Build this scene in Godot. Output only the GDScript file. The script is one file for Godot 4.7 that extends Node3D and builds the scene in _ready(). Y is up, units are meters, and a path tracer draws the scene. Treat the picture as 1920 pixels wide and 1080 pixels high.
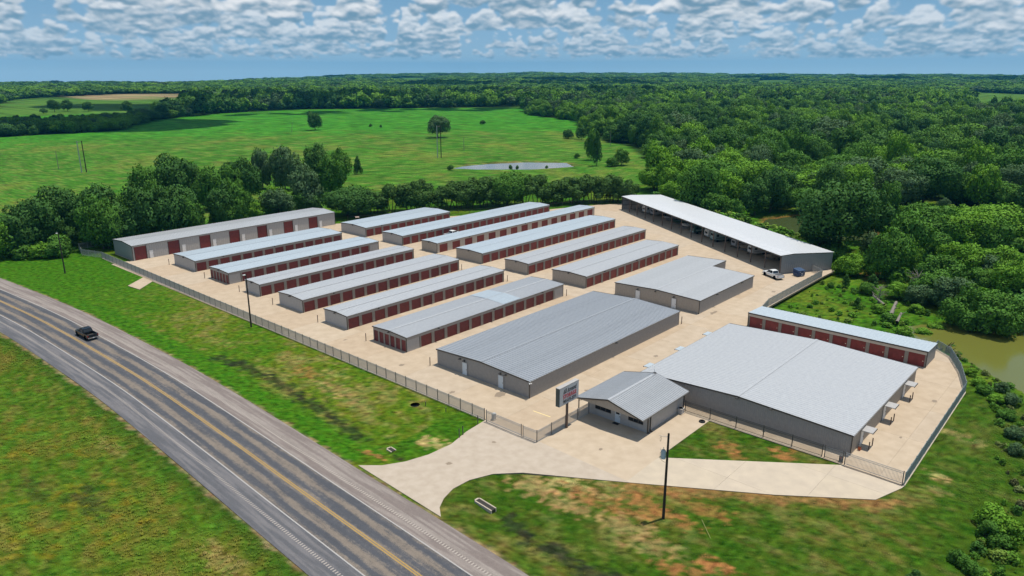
extends Node3D
# Self-storage yard beside a country road, seen from the air. x runs along the storage rows, -z along the road; metres.

const ROAD_MID := [[20.0, -340.0], [27.0, -300.0], [33.5, -260.0], [37.6, -225.0], [40.0, -200.0], [41.7, -180.0], [42.8, -162.0], [43.3, -142.0], [43.5, -123.0], [43.3, -110.0], [42.6, -90.0], [41.7, -70.0], [40.8, -49.0], [39.7, -30.0], [37.8, -5.0], [35.0, 25.0]]
const YARD := [[70.2, -57.5], [70.2, -202.5], [140.0, -202.5], [172.0, -184.5], [200.0, -168.5], [226.0, -158.0], [238.0, -150.0], [237.0, -140.0], [188.0, -58.5], [181.0, -58.8], [148.6, -58.8], [141.0, -57.0], [139.8, -25.5], [144.4, -25.8], [141.6, -23.1], [134.7, -20.2], [126.7, -17.8], [91.2, -17.1], [91.2, -47.6], [80.0, -57.5]]
const DRIVE := [[50.0, -70.9], [54.6, -67.1], [57.8, -66.2], [61.8, -66.0], [65.6, -67.0], [70.2, -67.5], [70.2, -57.5], [80.0, -57.5], [91.2, -47.6], [91.2, -43.1], [77.2, -43.1], [91.2, -24.3], [91.2, -17.1], [90.3, -17.2], [85.5, -18.8], [78.6, -28.2], [69.5, -42.6], [62.6, -53.9], [59.9, -56.5], [56.9, -57.7], [54.2, -57.7], [52.0, -57.0], [49.1, -54.8]]
const STUB := [[64.7, -178.4], [65.2, -173.2], [70.3, -178.0], [70.3, -183.2]]
const MEADOW_POND := [[267.0, -278.5], [273.0, -265.0], [291.0, -244.5], [313.0, -235.5], [325.0, -249.5], [313.0, -267.5], [295.0, -277.5], [280.0, -281.0]]
const GREEN_POND := [[152.0, -29.5], [157.5, -34.0], [163.0, -31.0], [176.0, -18.5], [190.0, -4.0], [160.0, 6.0], [128.0, -4.5], [136.5, -12.0], [141.0, -16.8], [148.0, -24.0]]
const WOOD_POND := [[230.0, -95.0], [243.0, -100.0], [256.0, -95.0], [262.0, -84.0], [250.0, -68.0], [236.0, -62.0], [226.0, -72.0], [222.0, -84.0]]
const MEADOW := [[150.0, -664.0], [252.0, -665.0], [332.0, -780.0], [440.0, -843.0], [545.0, -849.0], [650.0, -764.0], [785.0, -674.0], [645.0, -549.0], [594.0, -444.0], [464.0, -337.0], [417.0, -268.0], [326.0, -190.0], [250.0, -160.0], [150.0, -220.0], [0.0, -260.0], [-60.0, -420.0], [0.0, -664.0]]
const FAR_FIELDS := [[[190.0, -785.0], [225.0, -775.0], [345.0, -815.0], [420.0, -900.0], [566.0, -1210.0], [780.0, -1620.0], [640.0, -1680.0], [410.0, -1520.0], [262.0, -1120.0]], [[950.0, -105.0], [960.0, -185.0], [1302.0, -240.0], [1480.0, -275.0], [1640.0, -320.0], [1900.0, -420.0], [1900.0, -190.0]], [[1000.0, -1560.0], [1190.0, -1590.0], [1200.0, -1730.0], [1020.0, -1740.0]], [[2100.0, -910.0], [2600.0, -1000.0], [3700.0, -1520.0], [3000.0, -1400.0]], [[1750.0, -2150.0], [2200.0, -2330.0], [2950.0, -3300.0], [2350.0, -3080.0]], [[3400.0, -1500.0], [4100.0, -1500.0], [4400.0, -1800.0], [3500.0, -1750.0]], [[2300.0, -900.0], [2700.0, -820.0], [2900.0, -960.0], [2450.0, -1010.0]], [[2600.0, -1900.0], [3000.0, -1850.0], [3150.0, -2050.0], [2700.0, -2080.0]]]
# trees: x, z, height, crown width, kind (0 dark oak, 1 mid green, 2 bright, 3 grey olive, 4 many-stemmed, 5 upright, 6 bush)
const BELT := [[59.4, -230.4, 15.2, 12.6, 0], [51.7, -216, 12.4, 10.5, 2], [70.6, -241.3, 17.9, 15.8, 0], [78.8, -230.2, 19.3, 14.7, 0], [63.6, -201.9, 15.2, 13.7, 0], [56.2, -211, 11, 10.5, 1], [75.8, -212.2, 16.6, 11.6, 1], [106.7, -266.2, 19.3, 13.7, 1], [119.1, -268.6, 20.7, 15.8, 0], [123.8, -266.6, 19.3, 12.6, 0], [89.4, -211.8, 17.9, 14.7, 0], [126, -257.1, 17.9, 12.6, 1], [98.7, -204.3, 16.6, 13.7, 0], [93.9, -206.7, 17.9, 12.6, 0], [136.5, -263, 16.6, 10.5, 1], [143.2, -263.3, 17.9, 12.6, 0], [116.7, -211.3, 16.6, 10.5, 1], [164.1, -287.6, 19.3, 11.6, 3], [168.6, -277.6, 20.7, 12.6, 3], [161.4, -256.5, 17.9, 10.5, 3], [169.5, -254.4, 23.5, 14.7, 0], [144.4, -223.8, 17.9, 12.6, 3], [169.9, -246.8, 17.9, 12.6, 1], [184.2, -260.7, 19.3, 10.5, 1], [132.7, -223.4, 11, 12.6, 3], [140.9, -224.1, 9.7, 10.5, 1], [143.3, -217, 8.3, 8.4, 0], [113.5, -207.4, 12.4, 10.5, 1], [111.4, -214.7, 15.2, 11.6, 0], [101.3, -193.6, 12.4, 9.5, 1], [85.3, -194.2, 13.8, 12.6, 0], [81.4, -204.7, 13.8, 12.6, 0], [87.2, -228.4, 16.6, 11.6, 1], [76.9, -209.3, 12.4, 10.5, 1]]
const BELT_BUSH := [[55.8, -235.7, 4, 7, 2], [57.7, -228.6, 4, 7, 1], [61, -224.5, 4.5, 7, 2], [63.5, -221.5, 5, 7, 1], [66.0, -226.0, 6, 8, 1], [74.8, -231, 6, 8, 2], [79.4, -231.2, 6, 8, 2], [84.8, -223.8, 6, 7, 2], [90.3, -224.5, 6, 7, 1], [96.9, -225.8, 6, 7, 1], [104.7, -224.7, 5, 6, 1], [111.4, -224.7, 6, 7, 2], [118.5, -225.0, 6, 7, 2], [128.0, -224.0, 5, 7, 1], [136.0, -222.5, 5, 6, 2]]
const ROW := [[151.7, -211.6, 10.94, 14, 0], [154.8, -209.4, 9.51, 11, 0], [160.3, -207.7, 7.74, 9, 4], [166.3, -205.4, 10.09, 9, 4], [171.5, -201.1, 9.56, 9, 4], [174.5, -199.2, 11.11, 9, 4], [177.1, -197.9, 7.33, 8, 4], [183.7, -195.1, 8.38, 10, 4], [187.2, -192.8, 9.77, 10, 4], [190.8, -190.3, 9.61, 10, 4], [194.9, -187.2, 11, 11, 4], [202.3, -182.2, 13.62, 13, 1], [198.9, -184.4, 8.31, 10, 4], [207.2, -178.3, 9.35, 10, 4], [211.2, -175.4, 11.16, 9, 4], [216.9, -172.3, 8.85, 10, 4], [220.2, -170.3, 6.28, 7, 4], [223, -167.1, 9.48, 9, 4], [225.8, -165.7, 8.51, 8, 4], [229.8, -162.9, 10.36, 10, 4], [234.5, -159.3, 8.17, 8, 4], [236.3, -157.3, 10.19, 10, 4], [239.6, -155.3, 8.6, 8, 4]]
const SINGLE := [[362.9, -543.3, 16.1, 15, 0], [381.6, -412.9, 17.41, 19, 3], [503.7, -483.9, 4.33, 7, 0], [437.5, -334, 7.64, 9.5, 0], [321.3, -226, 18.39, 8, 5], [340.6, -243.7, 18.96, 8, 1], [218.7, -294.2, 8.94, 6, 5], [415.7, -536.6, 3.23, 3.5, 0], [417.6, -524.8, 2.74, 2.5, 0], [259.1, -271.6, 3.2, 4, 6], [341.7, -254.2, 3.6, 4, 6], [283.5, -253.1, 2.98, 2.5, 6], [285.8, -250.4, 2.71, 2, 6], [295.6, -239, 1.9, 2, 6], [436.9, -321.6, 10.51, 9, 0], [324.6, -218.8, 5.51, 8, 1], [331.6, -217.5, 9.71, 9, 1]]
const NEAR := [[206.8, -64.2, 22, 24, 0], [227.2, -62.9, 17, 14, 0], [208.3, -70.1, 14, 12, 0], [205.2, -46.9, 17, 14, 1], [192.4, -48, 14, 11, 1], [200.2, -46.4, 9, 9, 2], [169.9, -24.2, 9, 11, 1], [164.9, -25.8, 7, 9, 1], [165.6, -20.4, 9, 10, 1], [190.4, -35.9, 9, 11, 1], [209, -36.4, 9, 10, 2], [205.6, -31.2, 9, 11, 2], [207.9, -26.2, 10, 11, 2], [192.3, -22.1, 9, 10, 2], [179.1, -34.7, 7, 10, 1], [174.9, -30.4, 8, 10, 3], [175.7, -36.3, 5, 8, 3], [190, -55.5, 6, 9, 2], [197.9, -61.9, 5, 7, 1], [214.6, -42.6, 10, 11, 1], [207.5, -46.2, 12, 10, 1], [230.9, -36.3, 12, 12, 0], [228.9, -40.8, 11, 11, 1], [230.2, -31.2, 12, 12, 1], [191.3, -49.7, 6, 7, 2], [171.5, -18.3, 7, 9, 1], [176.6, -40.7, 4, 6, 2], [183.9, -48.3, 3, 4, 5], [163.2, -45.4, 2.6, 2.2, 5], [177.8, -52.5, 3.5, 3, 5], [175.7, -47, 3, 4, 1]]
const SHRUB := [[90, -7.7, 3, 4, 2], [88.8, -6.8, 3, 4, 2], [87, -7.6, 2.5, 3, 1], [87.6, -5.8, 3, 4, 2], [86, -6.2, 2, 3, 1], [80, -9.2, 1.6, 2, 1], [79.7, -8.4, 1.6, 2, 1], [79.2, -7.6, 1.6, 2, 1], [78.7, -6.8, 1.6, 2, 1], [78.2, -6, 1.5, 2, 2], [72.5, -11.4, 2, 2.5, 5], [131.4, -16.9, 1.5, 2.6, 2], [128.4, -15.3, 1.6, 3, 1], [126.3, -13.5, 1.5, 3, 2], [121.6, -11.4, 1.6, 3, 1], [115.9, -9.6, 1.8, 3, 3], [135.2, -18.4, 1.3, 2.5, 2], [131.2, -13.6, 1.6, 3, 3], [127, -11.6, 1.8, 3, 3], [110.7, -8.4, 1.8, 2.5, 3], [141.5, -35.7, 2, 3, 1], [140.1, -33, 2, 3.5, 2], [151.4, -32.8, 2.2, 4, 2], [144.5, -30.1, 2, 3.5, 1], [156.9, -30.8, 1.8, 4, 2], [162.3, -29.7, 1.8, 4, 2], [137.9, -30.1, 1.8, 3, 1], [146.6, -40.1, 1.8, 2.6, 3], [189.9, -55, 2, 3, 1], [175.7, -55.2, 1.5, 2, 1], [157, -53.2, 1, 1.6, 1], [143.3, -52.4, 1, 1.6, 2], [163.4, -41.1, 2, 3.5, 2], [158.3, -37.6, 2.2, 4, 1], [168.6, -35.2, 2, 4, 2], [152.9, -24.7, 1, 2, 1], [148.8, -23, 1, 2, 1]]

var M := {}
var rng := RandomNumberGenerator.new()
var noise_a := FastNoiseLite.new()
var noise_b := FastNoiseLite.new()
var noise_c := FastNoiseLite.new()
var noise_d := FastNoiseLite.new()
var road_pts := PackedVector2Array()
var taken := {}
var polys := {}
var t0 := 0


func stage(what: String) -> void:
	print(what, " ", Time.get_ticks_msec() - t0, " ms")


func _ready() -> void:
	t0 = Time.get_ticks_msec()
	rng.seed = 7
	make_camera_and_light()
	stage("sky")
	make_noise()
	make_materials()
	make_ground()
	stage("ground")
	make_road()
	make_concrete()
	make_ponds()
	make_clouds()
	stage("setting")
	make_buildings()
	make_shelter()
	make_office()
	stage("buildings")
	make_fences()
	make_poles_and_signs()
	make_vehicles()
	stage("things")
	make_trees()
	stage("trees")
	make_woods()
	make_brush()
	make_grass()
	stage("done")


func make_camera_and_light() -> void:
	var cam := Camera3D.new()
	cam.name = "camera"
	cam.position = Vector3(0, 48.7, 0)
	cam.rotation_degrees = Vector3(-16.4816, -48.3545, -0.0972)
	cam.fov = 42.5637
	cam.near = 0.5
	cam.far = 20000.0
	add_child(cam)
	var sun := DirectionalLight3D.new()
	sun.name = "sun"
	sun.light_energy = 1.45
	sun.light_color = Color(1.0, 0.965, 0.9)
	sun.light_angular_distance = 0.5
	sun.shadow_enabled = true
	add_child(sun)
	sun.look_at_from_position(Vector3.ZERO, Vector3(-0.235, -1.0, -0.1), Vector3(0, 0, 1))
	var env := Environment.new()
	env.background_mode = Environment.BG_SKY
	var sky := Sky.new()
	var pano := PanoramaSkyMaterial.new()
	pano.panorama = ImageTexture.create_from_image(sky_image())
	sky.sky_material = pano
	env.sky = sky
	env.background_energy_multiplier = 1.0
	env.tonemap_mode = Environment.TONE_MAPPER_LINEAR
	env.tonemap_exposure = 1.0
	env.sdfgi_enabled = true
	env.ssao_enabled = true
	env.ssil_enabled = true
	env.fog_enabled = true
	env.fog_density = 0.00006
	env.fog_light_color = Color(0.30, 0.74, 0.98)
	var world := WorldEnvironment.new()
	world.name = "world"
	world.environment = env
	add_child(world)


func air(e: float) -> Color:
	# clear air at elevation e (degrees), linear
	var k := clampf(e / 12.0, 0.0, 1.0)
	var low := Color(0.36, 0.57, 0.74)
	var mid := Color(0.052, 0.225, 0.455)
	var top := Color(0.035, 0.13, 0.36)
	var c := low.lerp(mid, pow(k, 0.7))
	return c.lerp(top, clampf((e - 12.0) / 50.0, 0.0, 1.0))


func sky_image() -> Image:
	var wide := 4096
	var high := 2048
	# high sky, coarse: broken cumulus on a plane overhead
	var n1 := FastNoiseLite.new()
	n1.seed = 11
	n1.frequency = 0.55
	n1.fractal_octaves = 4
	var coarse := Image.create(512, 256, false, Image.FORMAT_RGB8)
	for j in 256:
		var e := 90.0 - (j + 0.5) * 180.0 / 256.0
		for i in 512:
			var c := air(maxf(e, 0.0))
			if e > 3.0:
				var az := (i + 0.5) / 512.0 * TAU
				var d := 1.0 / tan(deg_to_rad(maxf(e, 6.0)))
				var v := n1.get_noise_2d(cos(az) * d * 1.4, sin(az) * d * 1.4)
				var k := smoothstep(0.0, 0.22, v + 0.06)
				c = c.lerp(Color(0.72, 0.76, 0.8).lerp(Color(0.42, 0.5, 0.58), smoothstep(0.15, 0.4, v)), k * 0.9)
			coarse.set_pixel(i, j, c.linear_to_srgb())
	coarse.resize(wide, high, Image.INTERPOLATE_CUBIC)
	# low band, fine: rows of cumulus one behind another, each with a flat base
	var rows := 190
	var horizon := high / 2
	var px := PackedColorArray()
	px.resize(wide * rows)
	for j in rows:
		var c := air((j + 0.5) * 180.0 / high)
		for i in wide:
			px[j * wide + i] = c
	var big := FastNoiseLite.new()
	big.seed = 3
	big.frequency = 1.0
	big.fractal_octaves = 3
	var puff := FastNoiseLite.new()
	puff.seed = 5
	puff.frequency = 1.0
	puff.fractal_octaves = 5
	puff.fractal_gain = 0.5
	var cosv := PackedFloat32Array()
	var sinv := PackedFloat32Array()
	for i in wide:
		cosv.append(cos(i * TAU / wide))
		sinv.append(sin(i * TAU / wide))
	var shells := 30
	for s in shells:
		# far to near: base elevation from 0.9 to 13 degrees
		var base := 0.8 * pow(15.0 / 0.8, float(s) / (shells - 1))
		var depth := base / 15.0
		var tall := base * 0.30 + 0.42
		var k := 36.0 / (base + 2.2)
		var j0 := int((base - tall * 0.25) * high / 180.0)
		var j1 := mini(rows - 1, int((base + tall * 1.9) * high / 180.0) + 1)
		var haze := clampf(0.56 - base * 0.13, 0.03, 0.56)
		for i in wide:
			var cx := cosv[i] * k
			var cz := sinv[i] * k
			var cover := 0.55 * big.get_noise_3d(cx * 0.7, s * 4.7, cz * 0.7) + 0.95 * big.get_noise_3d(cx * 1.9, s * 5.1 + 50.0, cz * 1.9)
			var lift := cover - 0.10 + 0.09 * minf(base / 7.0, 1.0)
			if lift < -0.12:
				continue
			var wob := big.get_noise_3d(cx * 2.6, s * 1.9 + 20.0, cz * 2.6) * 0.22
			for j in range(maxi(j0, 0), j1):
				var e := (j + 0.5) * 180.0 / high
				var h := (e - base) / tall - wob
				var y := h * 1.6
				var p := puff.get_noise_3d(cx * 3.1, y * 0.8 + s * 13.0, cz * 3.1)
				var body := lift * 2.3 - absf(h - 0.22) * 0.75 + p * 0.75
				if h < 0.0:
					body -= -h * 3.2
				var a := smoothstep(-0.02, 0.24, body)
				if a <= 0.002:
					continue
				# sun stands high: tops and rims bright, the flat undersides grey
				var q := puff.get_noise_3d(cx * 3.1 + 0.04, (y + 0.26) * 0.8 + s * 13.0, cz * 3.1 + 0.04)
				var lit := clampf(0.20 + h * 0.62 + (p - q) * 1.35 + p * 0.25, 0.0, 1.0)
				var c := Color(0.155, 0.30, 0.43).lerp(Color(0.86, 0.885, 0.91), lit)
				c = c.lerp(Color(0.25, 0.45, 0.63), haze)
				var at := j * wide + i
				px[at] = px[at].lerp(c, a * 0.92)
	var band := Image.create(wide, rows, false, Image.FORMAT_RGB8)
	for j in rows:
		var fade := smoothstep(float(rows) - 45.0, float(rows) - 1.0, float(j))
		for i in wide:
			var c := px[(rows - 1 - j) * wide + i]
			band.set_pixel(i, j, c.linear_to_srgb())
	# blend the top of the band into the coarse sky
	for j in 40:
		var f := 1.0 - j / 40.0
		var row := horizon - rows + j
		for i in wide:
			band.set_pixel(i, j, band.get_pixel(i, j).lerp(coarse.get_pixel(i, row), f))
	coarse.blit_rect(band, Rect2i(0, 0, wide, rows), Vector2i(0, horizon - rows))
	coarse.fill_rect(Rect2i(0, horizon, wide, horizon), air(0.0).linear_to_srgb())
	return coarse


# ---------------------------------------------------------------- helpers

class MB:
	# collects faces for one mesh; corners run counter-clockwise seen from outside
	var v := PackedVector3Array()
	var n := PackedVector3Array()
	var c := PackedColorArray()
	var u := PackedVector2Array()
	var ix := PackedInt32Array()
	var col := Color.WHITE
	var use_col := false
	var use_uv := false

	func quad(a: Vector3, b: Vector3, d: Vector3, e: Vector3) -> void:
		var nn := (b - a).cross(e - a)
		if nn.length_squared() < 1e-12:
			nn = (d - b).cross(e - b)
		nn = nn.normalized()
		var k := v.size()
		for p in [a, b, d, e]:
			v.append(p)
			n.append(nn)
			c.append(col)
		ix.append_array([k, k + 2, k + 1, k, k + 3, k + 2])

	func tri(a: Vector3, b: Vector3, d: Vector3) -> void:
		var nn := (b - a).cross(d - a).normalized()
		var k := v.size()
		for p in [a, b, d]:
			v.append(p)
			n.append(nn)
			c.append(col)
		ix.append_array([k, k + 2, k + 1])

	func box(lo: Vector3, hi: Vector3) -> void:
		hexa([Vector3(lo.x, lo.y, hi.z), Vector3(hi.x, lo.y, hi.z), Vector3(hi.x, lo.y, lo.z), Vector3(lo.x, lo.y, lo.z)], [Vector3(lo.x, hi.y, hi.z), Vector3(hi.x, hi.y, hi.z), Vector3(hi.x, hi.y, lo.z), Vector3(lo.x, hi.y, lo.z)])

	func hexa(b: Array, t: Array) -> void:
		# bottom and top rings, counter-clockwise seen from above
		var m := b.size()
		for i in m:
			var j := (i + 1) % m
			quad(b[i], b[j], t[j], t[i])
		for i in range(1, m - 1):
			tri(t[0], t[i], t[i + 1])
			tri(b[0], b[i + 1], b[i])

	func tube(a: Vector3, b: Vector3, ra: float, rb: float, sides := 8, caps := true) -> void:
		var ax := (b - a).normalized()
		var s := ax.cross(Vector3(0.13, 0.2, 0.97) if absf(ax.z) < 0.9 else Vector3(1, 0, 0)).normalized()
		var w := s.cross(ax)
		var k := v.size()
		for i in sides:
			var t := TAU * i / sides
			var d := s * cos(t) - w * sin(t)
			v.append(a + d * ra)
			v.append(b + d * rb)
			n.append(d)
			n.append(d)
			c.append(col)
			c.append(col)
		for i in sides:
			var p := k + 2 * i
			var q := k + 2 * ((i + 1) % sides)
			ix.append_array([p, p + 1, q + 1, p, q + 1, q])
		if caps:
			for e in 2:
				var k2 := v.size()
				for i in sides:
					var t := TAU * i / sides
					v.append((b if e else a) + (s * cos(t) - w * sin(t)) * (rb if e else ra))
					n.append(ax if e else -ax)
					c.append(col)
				for i in range(1, sides - 1):
					if e:
						ix.append_array([k2, k2 + i, k2 + i + 1])
					else:
						ix.append_array([k2, k2 + i + 1, k2 + i])

	func mesh() -> ArrayMesh:
		var arr := []
		arr.resize(Mesh.ARRAY_MAX)
		arr[Mesh.ARRAY_VERTEX] = v
		arr[Mesh.ARRAY_NORMAL] = n
		arr[Mesh.ARRAY_INDEX] = ix
		if use_col:
			arr[Mesh.ARRAY_COLOR] = c
		if use_uv:
			arr[Mesh.ARRAY_TEX_UV] = u
		var m := ArrayMesh.new()
		m.add_surface_from_arrays(Mesh.PRIMITIVE_TRIANGLES, arr)
		return m


func numbered(called: String) -> String:
	if not taken.has(called):
		taken[called] = 0
		return called
	taken[called] += 1
	return "%s_%03d" % [called, taken[called]]


func thing(called: String, label: String, category: String, at := Vector3.ZERO, turn := 0.0, group := "") -> Node3D:
	var o := Node3D.new()
	o.name = numbered(called)
	add_child(o)
	o.position = at
	o.rotation.y = turn
	tag(o, label, category, group)
	return o


func tag(o: Node3D, label: String, category: String, group := "") -> void:
	o.set_meta("label", label)
	o.set_meta("category", category)
	if group:
		o.set_meta("group", group)


func obj(called: String, m: Mesh, mat: Material, parent: Node = null, at := Vector3.ZERO) -> MeshInstance3D:
	var o := MeshInstance3D.new()
	o.mesh = m
	o.material_override = mat
	o.position = at
	if parent == null:
		o.name = numbered(called)
		add_child(o)
	else:
		o.name = called
		parent.add_child(o, true)
	return o


func structure(o: Node3D) -> Node3D:
	o.set_meta("kind", "structure")
	return o


func stuff(o: Node3D) -> Node3D:
	o.set_meta("kind", "stuff")
	return o


func vec(poly: Array) -> PackedVector2Array:
	var out := PackedVector2Array()
	for p in poly:
		out.append(Vector2(p[0], p[1]))
	return out


func inside(p: Vector2, poly: PackedVector2Array) -> bool:
	return Geometry2D.is_point_in_polygon(p, poly)


func edge_distance(p: Vector2, poly: PackedVector2Array) -> float:
	# negative inside
	var best := 1e9
	for i in poly.size():
		var q := Geometry2D.get_closest_point_to_segment(p, poly[i], poly[(i + 1) % poly.size()])
		best = minf(best, p.distance_to(q))
	return -best if inside(p, poly) else best


func mat(called: String, c: Color, rough := 0.8, metal := 0.0) -> StandardMaterial3D:
	# c is a linear base colour
	var m := StandardMaterial3D.new()
	m.resource_name = called
	m.albedo_color = c.linear_to_srgb()
	m.roughness = rough
	m.metallic = metal
	M[called] = m
	return m


func noise_tex(seed_: int, freq: float, octaves: int, lo: Color, hi: Color, size := 512, mid := -1.0) -> NoiseTexture2D:
	var f := FastNoiseLite.new()
	f.seed = seed_
	f.frequency = freq
	f.fractal_octaves = octaves
	var t := NoiseTexture2D.new()
	t.width = size
	t.height = size
	t.seamless = true
	t.noise = f
	var g := Gradient.new()
	g.set_color(0, lo)
	g.set_color(1, hi)
	if mid > 0.0:
		g.set_offset(0, mid - 0.16)
		g.set_offset(1, mid + 0.16)
	t.color_ramp = g
	return t


func grain(m: StandardMaterial3D, tex: Texture2D, metres: float, coarse: Texture2D = null, coarse_metres := 10.0) -> void:
	m.albedo_texture = tex
	m.uv1_triplanar = true
	m.uv1_world_triplanar = true
	m.uv1_scale = Vector3.ONE / metres
	if coarse:
		m.detail_enabled = true
		m.detail_albedo = coarse
		m.detail_blend_mode = BaseMaterial3D.BLEND_MODE_MUL
		m.detail_uv_layer = BaseMaterial3D.DETAIL_UV_2
		m.uv2_triplanar = true
		m.uv2_world_triplanar = true
		m.uv2_scale = Vector3.ONE / coarse_metres


func make_noise() -> void:
	noise_a.seed = 21
	noise_a.frequency = 0.035
	noise_a.fractal_octaves = 4
	noise_b.seed = 22
	noise_b.frequency = 0.28
	noise_b.fractal_octaves = 3
	noise_c.seed = 23
	noise_c.frequency = 0.006
	noise_c.fractal_octaves = 3
	noise_d.seed = 24
	noise_d.frequency = 0.75
	noise_d.fractal_octaves = 2
	for k in {"yard": YARD, "drive": DRIVE, "stub": STUB, "meadow_pond": MEADOW_POND, "green_pond": GREEN_POND, "wood_pond": WOOD_POND, "meadow": MEADOW}.keys():
		polys[k] = vec({"yard": YARD, "drive": DRIVE, "stub": STUB, "meadow_pond": MEADOW_POND, "green_pond": GREEN_POND, "wood_pond": WOOD_POND, "meadow": MEADOW}[k])
	var cv := Curve2D.new()
	var n := ROAD_MID.size()
	for i in n:
		var p := Vector2(ROAD_MID[i][0], ROAD_MID[i][1])
		var a := Vector2(ROAD_MID[maxi(i - 1, 0)][0], ROAD_MID[maxi(i - 1, 0)][1])
		var b := Vector2(ROAD_MID[mini(i + 1, n - 1)][0], ROAD_MID[mini(i + 1, n - 1)][1])
		var t := (b - a) / 6.0
		cv.add_point(p, -t, t)
	var length := cv.get_baked_length()
	var steps := int(length / 2.0)
	for i in steps + 1:
		road_pts.append(cv.sample_baked(length * i / steps, true))


func road_x(z: float) -> float:
	for i in ROAD_MID.size() - 1:
		if z <= ROAD_MID[i + 1][1]:
			var f := clampf(inverse_lerp(ROAD_MID[i][1], ROAD_MID[i + 1][1], z), 0.0, 1.0)
			return lerpf(ROAD_MID[i][0], ROAD_MID[i + 1][0], f)
	return 37.0


func make_materials() -> void:
	var fine := noise_tex(31, 0.08, 4, Color(0.93, 0.93, 0.93), Color(1, 1, 1), 512)
	var blot := noise_tex(32, 0.012, 5, Color(0.92, 0.91, 0.895), Color(1, 1, 1), 1024)
	var blot2 := noise_tex(33, 0.009, 5, Color(0.92, 0.92, 0.93), Color(1, 1, 1), 1024)
	# concrete: tan yard pours in a few tones, greyer drive
	for k in 4:
		grain(mat("concrete_%d" % k, [Color(0.53, 0.43, 0.32), Color(0.515, 0.41, 0.30), Color(0.545, 0.45, 0.342), Color(0.525, 0.435, 0.335)][k], 0.85), fine, 3.0, blot, 31.0)
	for k in 2:
		grain(mat("drive_%d" % k, [Color(0.505, 0.435, 0.36), Color(0.51, 0.44, 0.365)][k], 0.85), fine, 3.0, blot, 23.0)
	for k in 2:
		grain(mat("walk_%d" % k, [Color(0.565, 0.485, 0.375), Color(0.57, 0.49, 0.385)][k], 0.85), fine, 3.0, blot2, 23.0)
	mat("joint", Color(0.20, 0.165, 0.125), 0.95)
	# sheet metal
	var sheet := noise_tex(34, 0.02, 4, Color(0.93, 0.93, 0.94), Color(1, 1, 1), 512)
	for k in 5:
		var m := mat(["roof_blue", "roof_grey", "roof_dark", "roof_white", "roof_pale"][k], [Color(0.475, 0.555, 0.62), Color(0.44, 0.465, 0.495), Color(0.335, 0.365, 0.405), Color(0.59, 0.62, 0.66), Color(0.475, 0.50, 0.53)][k], 0.42, 0.12)
		m.vertex_color_use_as_albedo = true
		grain(m, sheet, 9.0)
	for k in 3:
		grain(mat("brick_door_%d" % k, [Color(0.255, 0.036, 0.030), Color(0.235, 0.031, 0.027), Color(0.275, 0.042, 0.033)][k], 0.5), noise_tex(36, 0.02, 4, Color(0.8, 0.78, 0.78), Color(1, 1, 1), 128), 4.0)
	mat("trim", Color(0.055, 0.05, 0.045), 0.5)
	mat("gutter", Color(0.17, 0.165, 0.16), 0.45)
	grain(mat("wall_grey", Color(0.30, 0.29, 0.28), 0.55), sheet, 7.0)
	grain(mat("wall_light", Color(0.42, 0.41, 0.40), 0.55), sheet, 7.0)
	grain(mat("wall_tan", Color(0.38, 0.335, 0.285), 0.55), sheet, 7.0)
	grain(mat("wall_blue", Color(0.25, 0.265, 0.275), 0.5), sheet, 7.0)
	mat("pillar", Color(0.235, 0.215, 0.19), 0.6)
	mat("pillar_beige", Color(0.50, 0.445, 0.38), 0.6)
	mat("header", Color(0.30, 0.29, 0.28), 0.55)
	var red_wear := noise_tex(35, 0.02, 4, Color(0.78, 0.76, 0.76), Color(1, 1, 1), 256)
	for k in 3:
		grain(mat("red_door_%d" % k, [Color(0.185, 0.021, 0.022), Color(0.165, 0.018, 0.021), Color(0.20, 0.026, 0.024)][k], 0.5), red_wear, 4.0)
	mat("white_door", Color(0.72, 0.73, 0.74), 0.5)
	mat("pale_door", Color(0.55, 0.62, 0.68), 0.5)
	mat("dark_fixture", Color(0.03, 0.03, 0.03), 0.5)
	mat("white_paint", Color(0.78, 0.78, 0.77), 0.5)
	mat("glass_dark", Color(0.02, 0.024, 0.03), 0.08)
	mat("rubber", Color(0.02, 0.02, 0.02), 0.85)
	mat("chrome", Color(0.55, 0.56, 0.57), 0.25, 0.9)
	mat("galvanised", Color(0.42, 0.43, 0.44), 0.5, 0.3)
	mat("fence_steel", Color(0.075, 0.07, 0.065), 0.5)
	mat("fence_grey", Color(0.34, 0.35, 0.36), 0.5, 0.2)
	mat("fence_teal", Color(0.20, 0.26, 0.28), 0.5, 0.1)
	grain(mat("creosote", Color(0.035, 0.024, 0.018), 0.85), fine, 1.5)
	grain(mat("grey_wood", Color(0.22, 0.20, 0.175), 0.9), fine, 1.2)
	var worn := noise_tex(37, 0.09, 4, Color(0.62, 0.62, 0.63), Color(1, 1, 1), 512)
	grain(mat("yellow_line", Color(0.60, 0.38, 0.085), 0.75), worn, 4.0)
	grain(mat("white_line", Color(0.58, 0.565, 0.55), 0.75), worn, 4.0)
	mat("faded_yellow", Color(0.72, 0.58, 0.28), 0.8)
	mat("red_light", Color(0.35, 0.02, 0.02), 0.3)
	mat("orange_box", Color(0.45, 0.10, 0.03), 0.6)
	mat("rust_stain", Color(0.45, 0.25, 0.11), 0.9)
	mat("pipe_brown", Color(0.11, 0.075, 0.06), 0.6)


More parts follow.
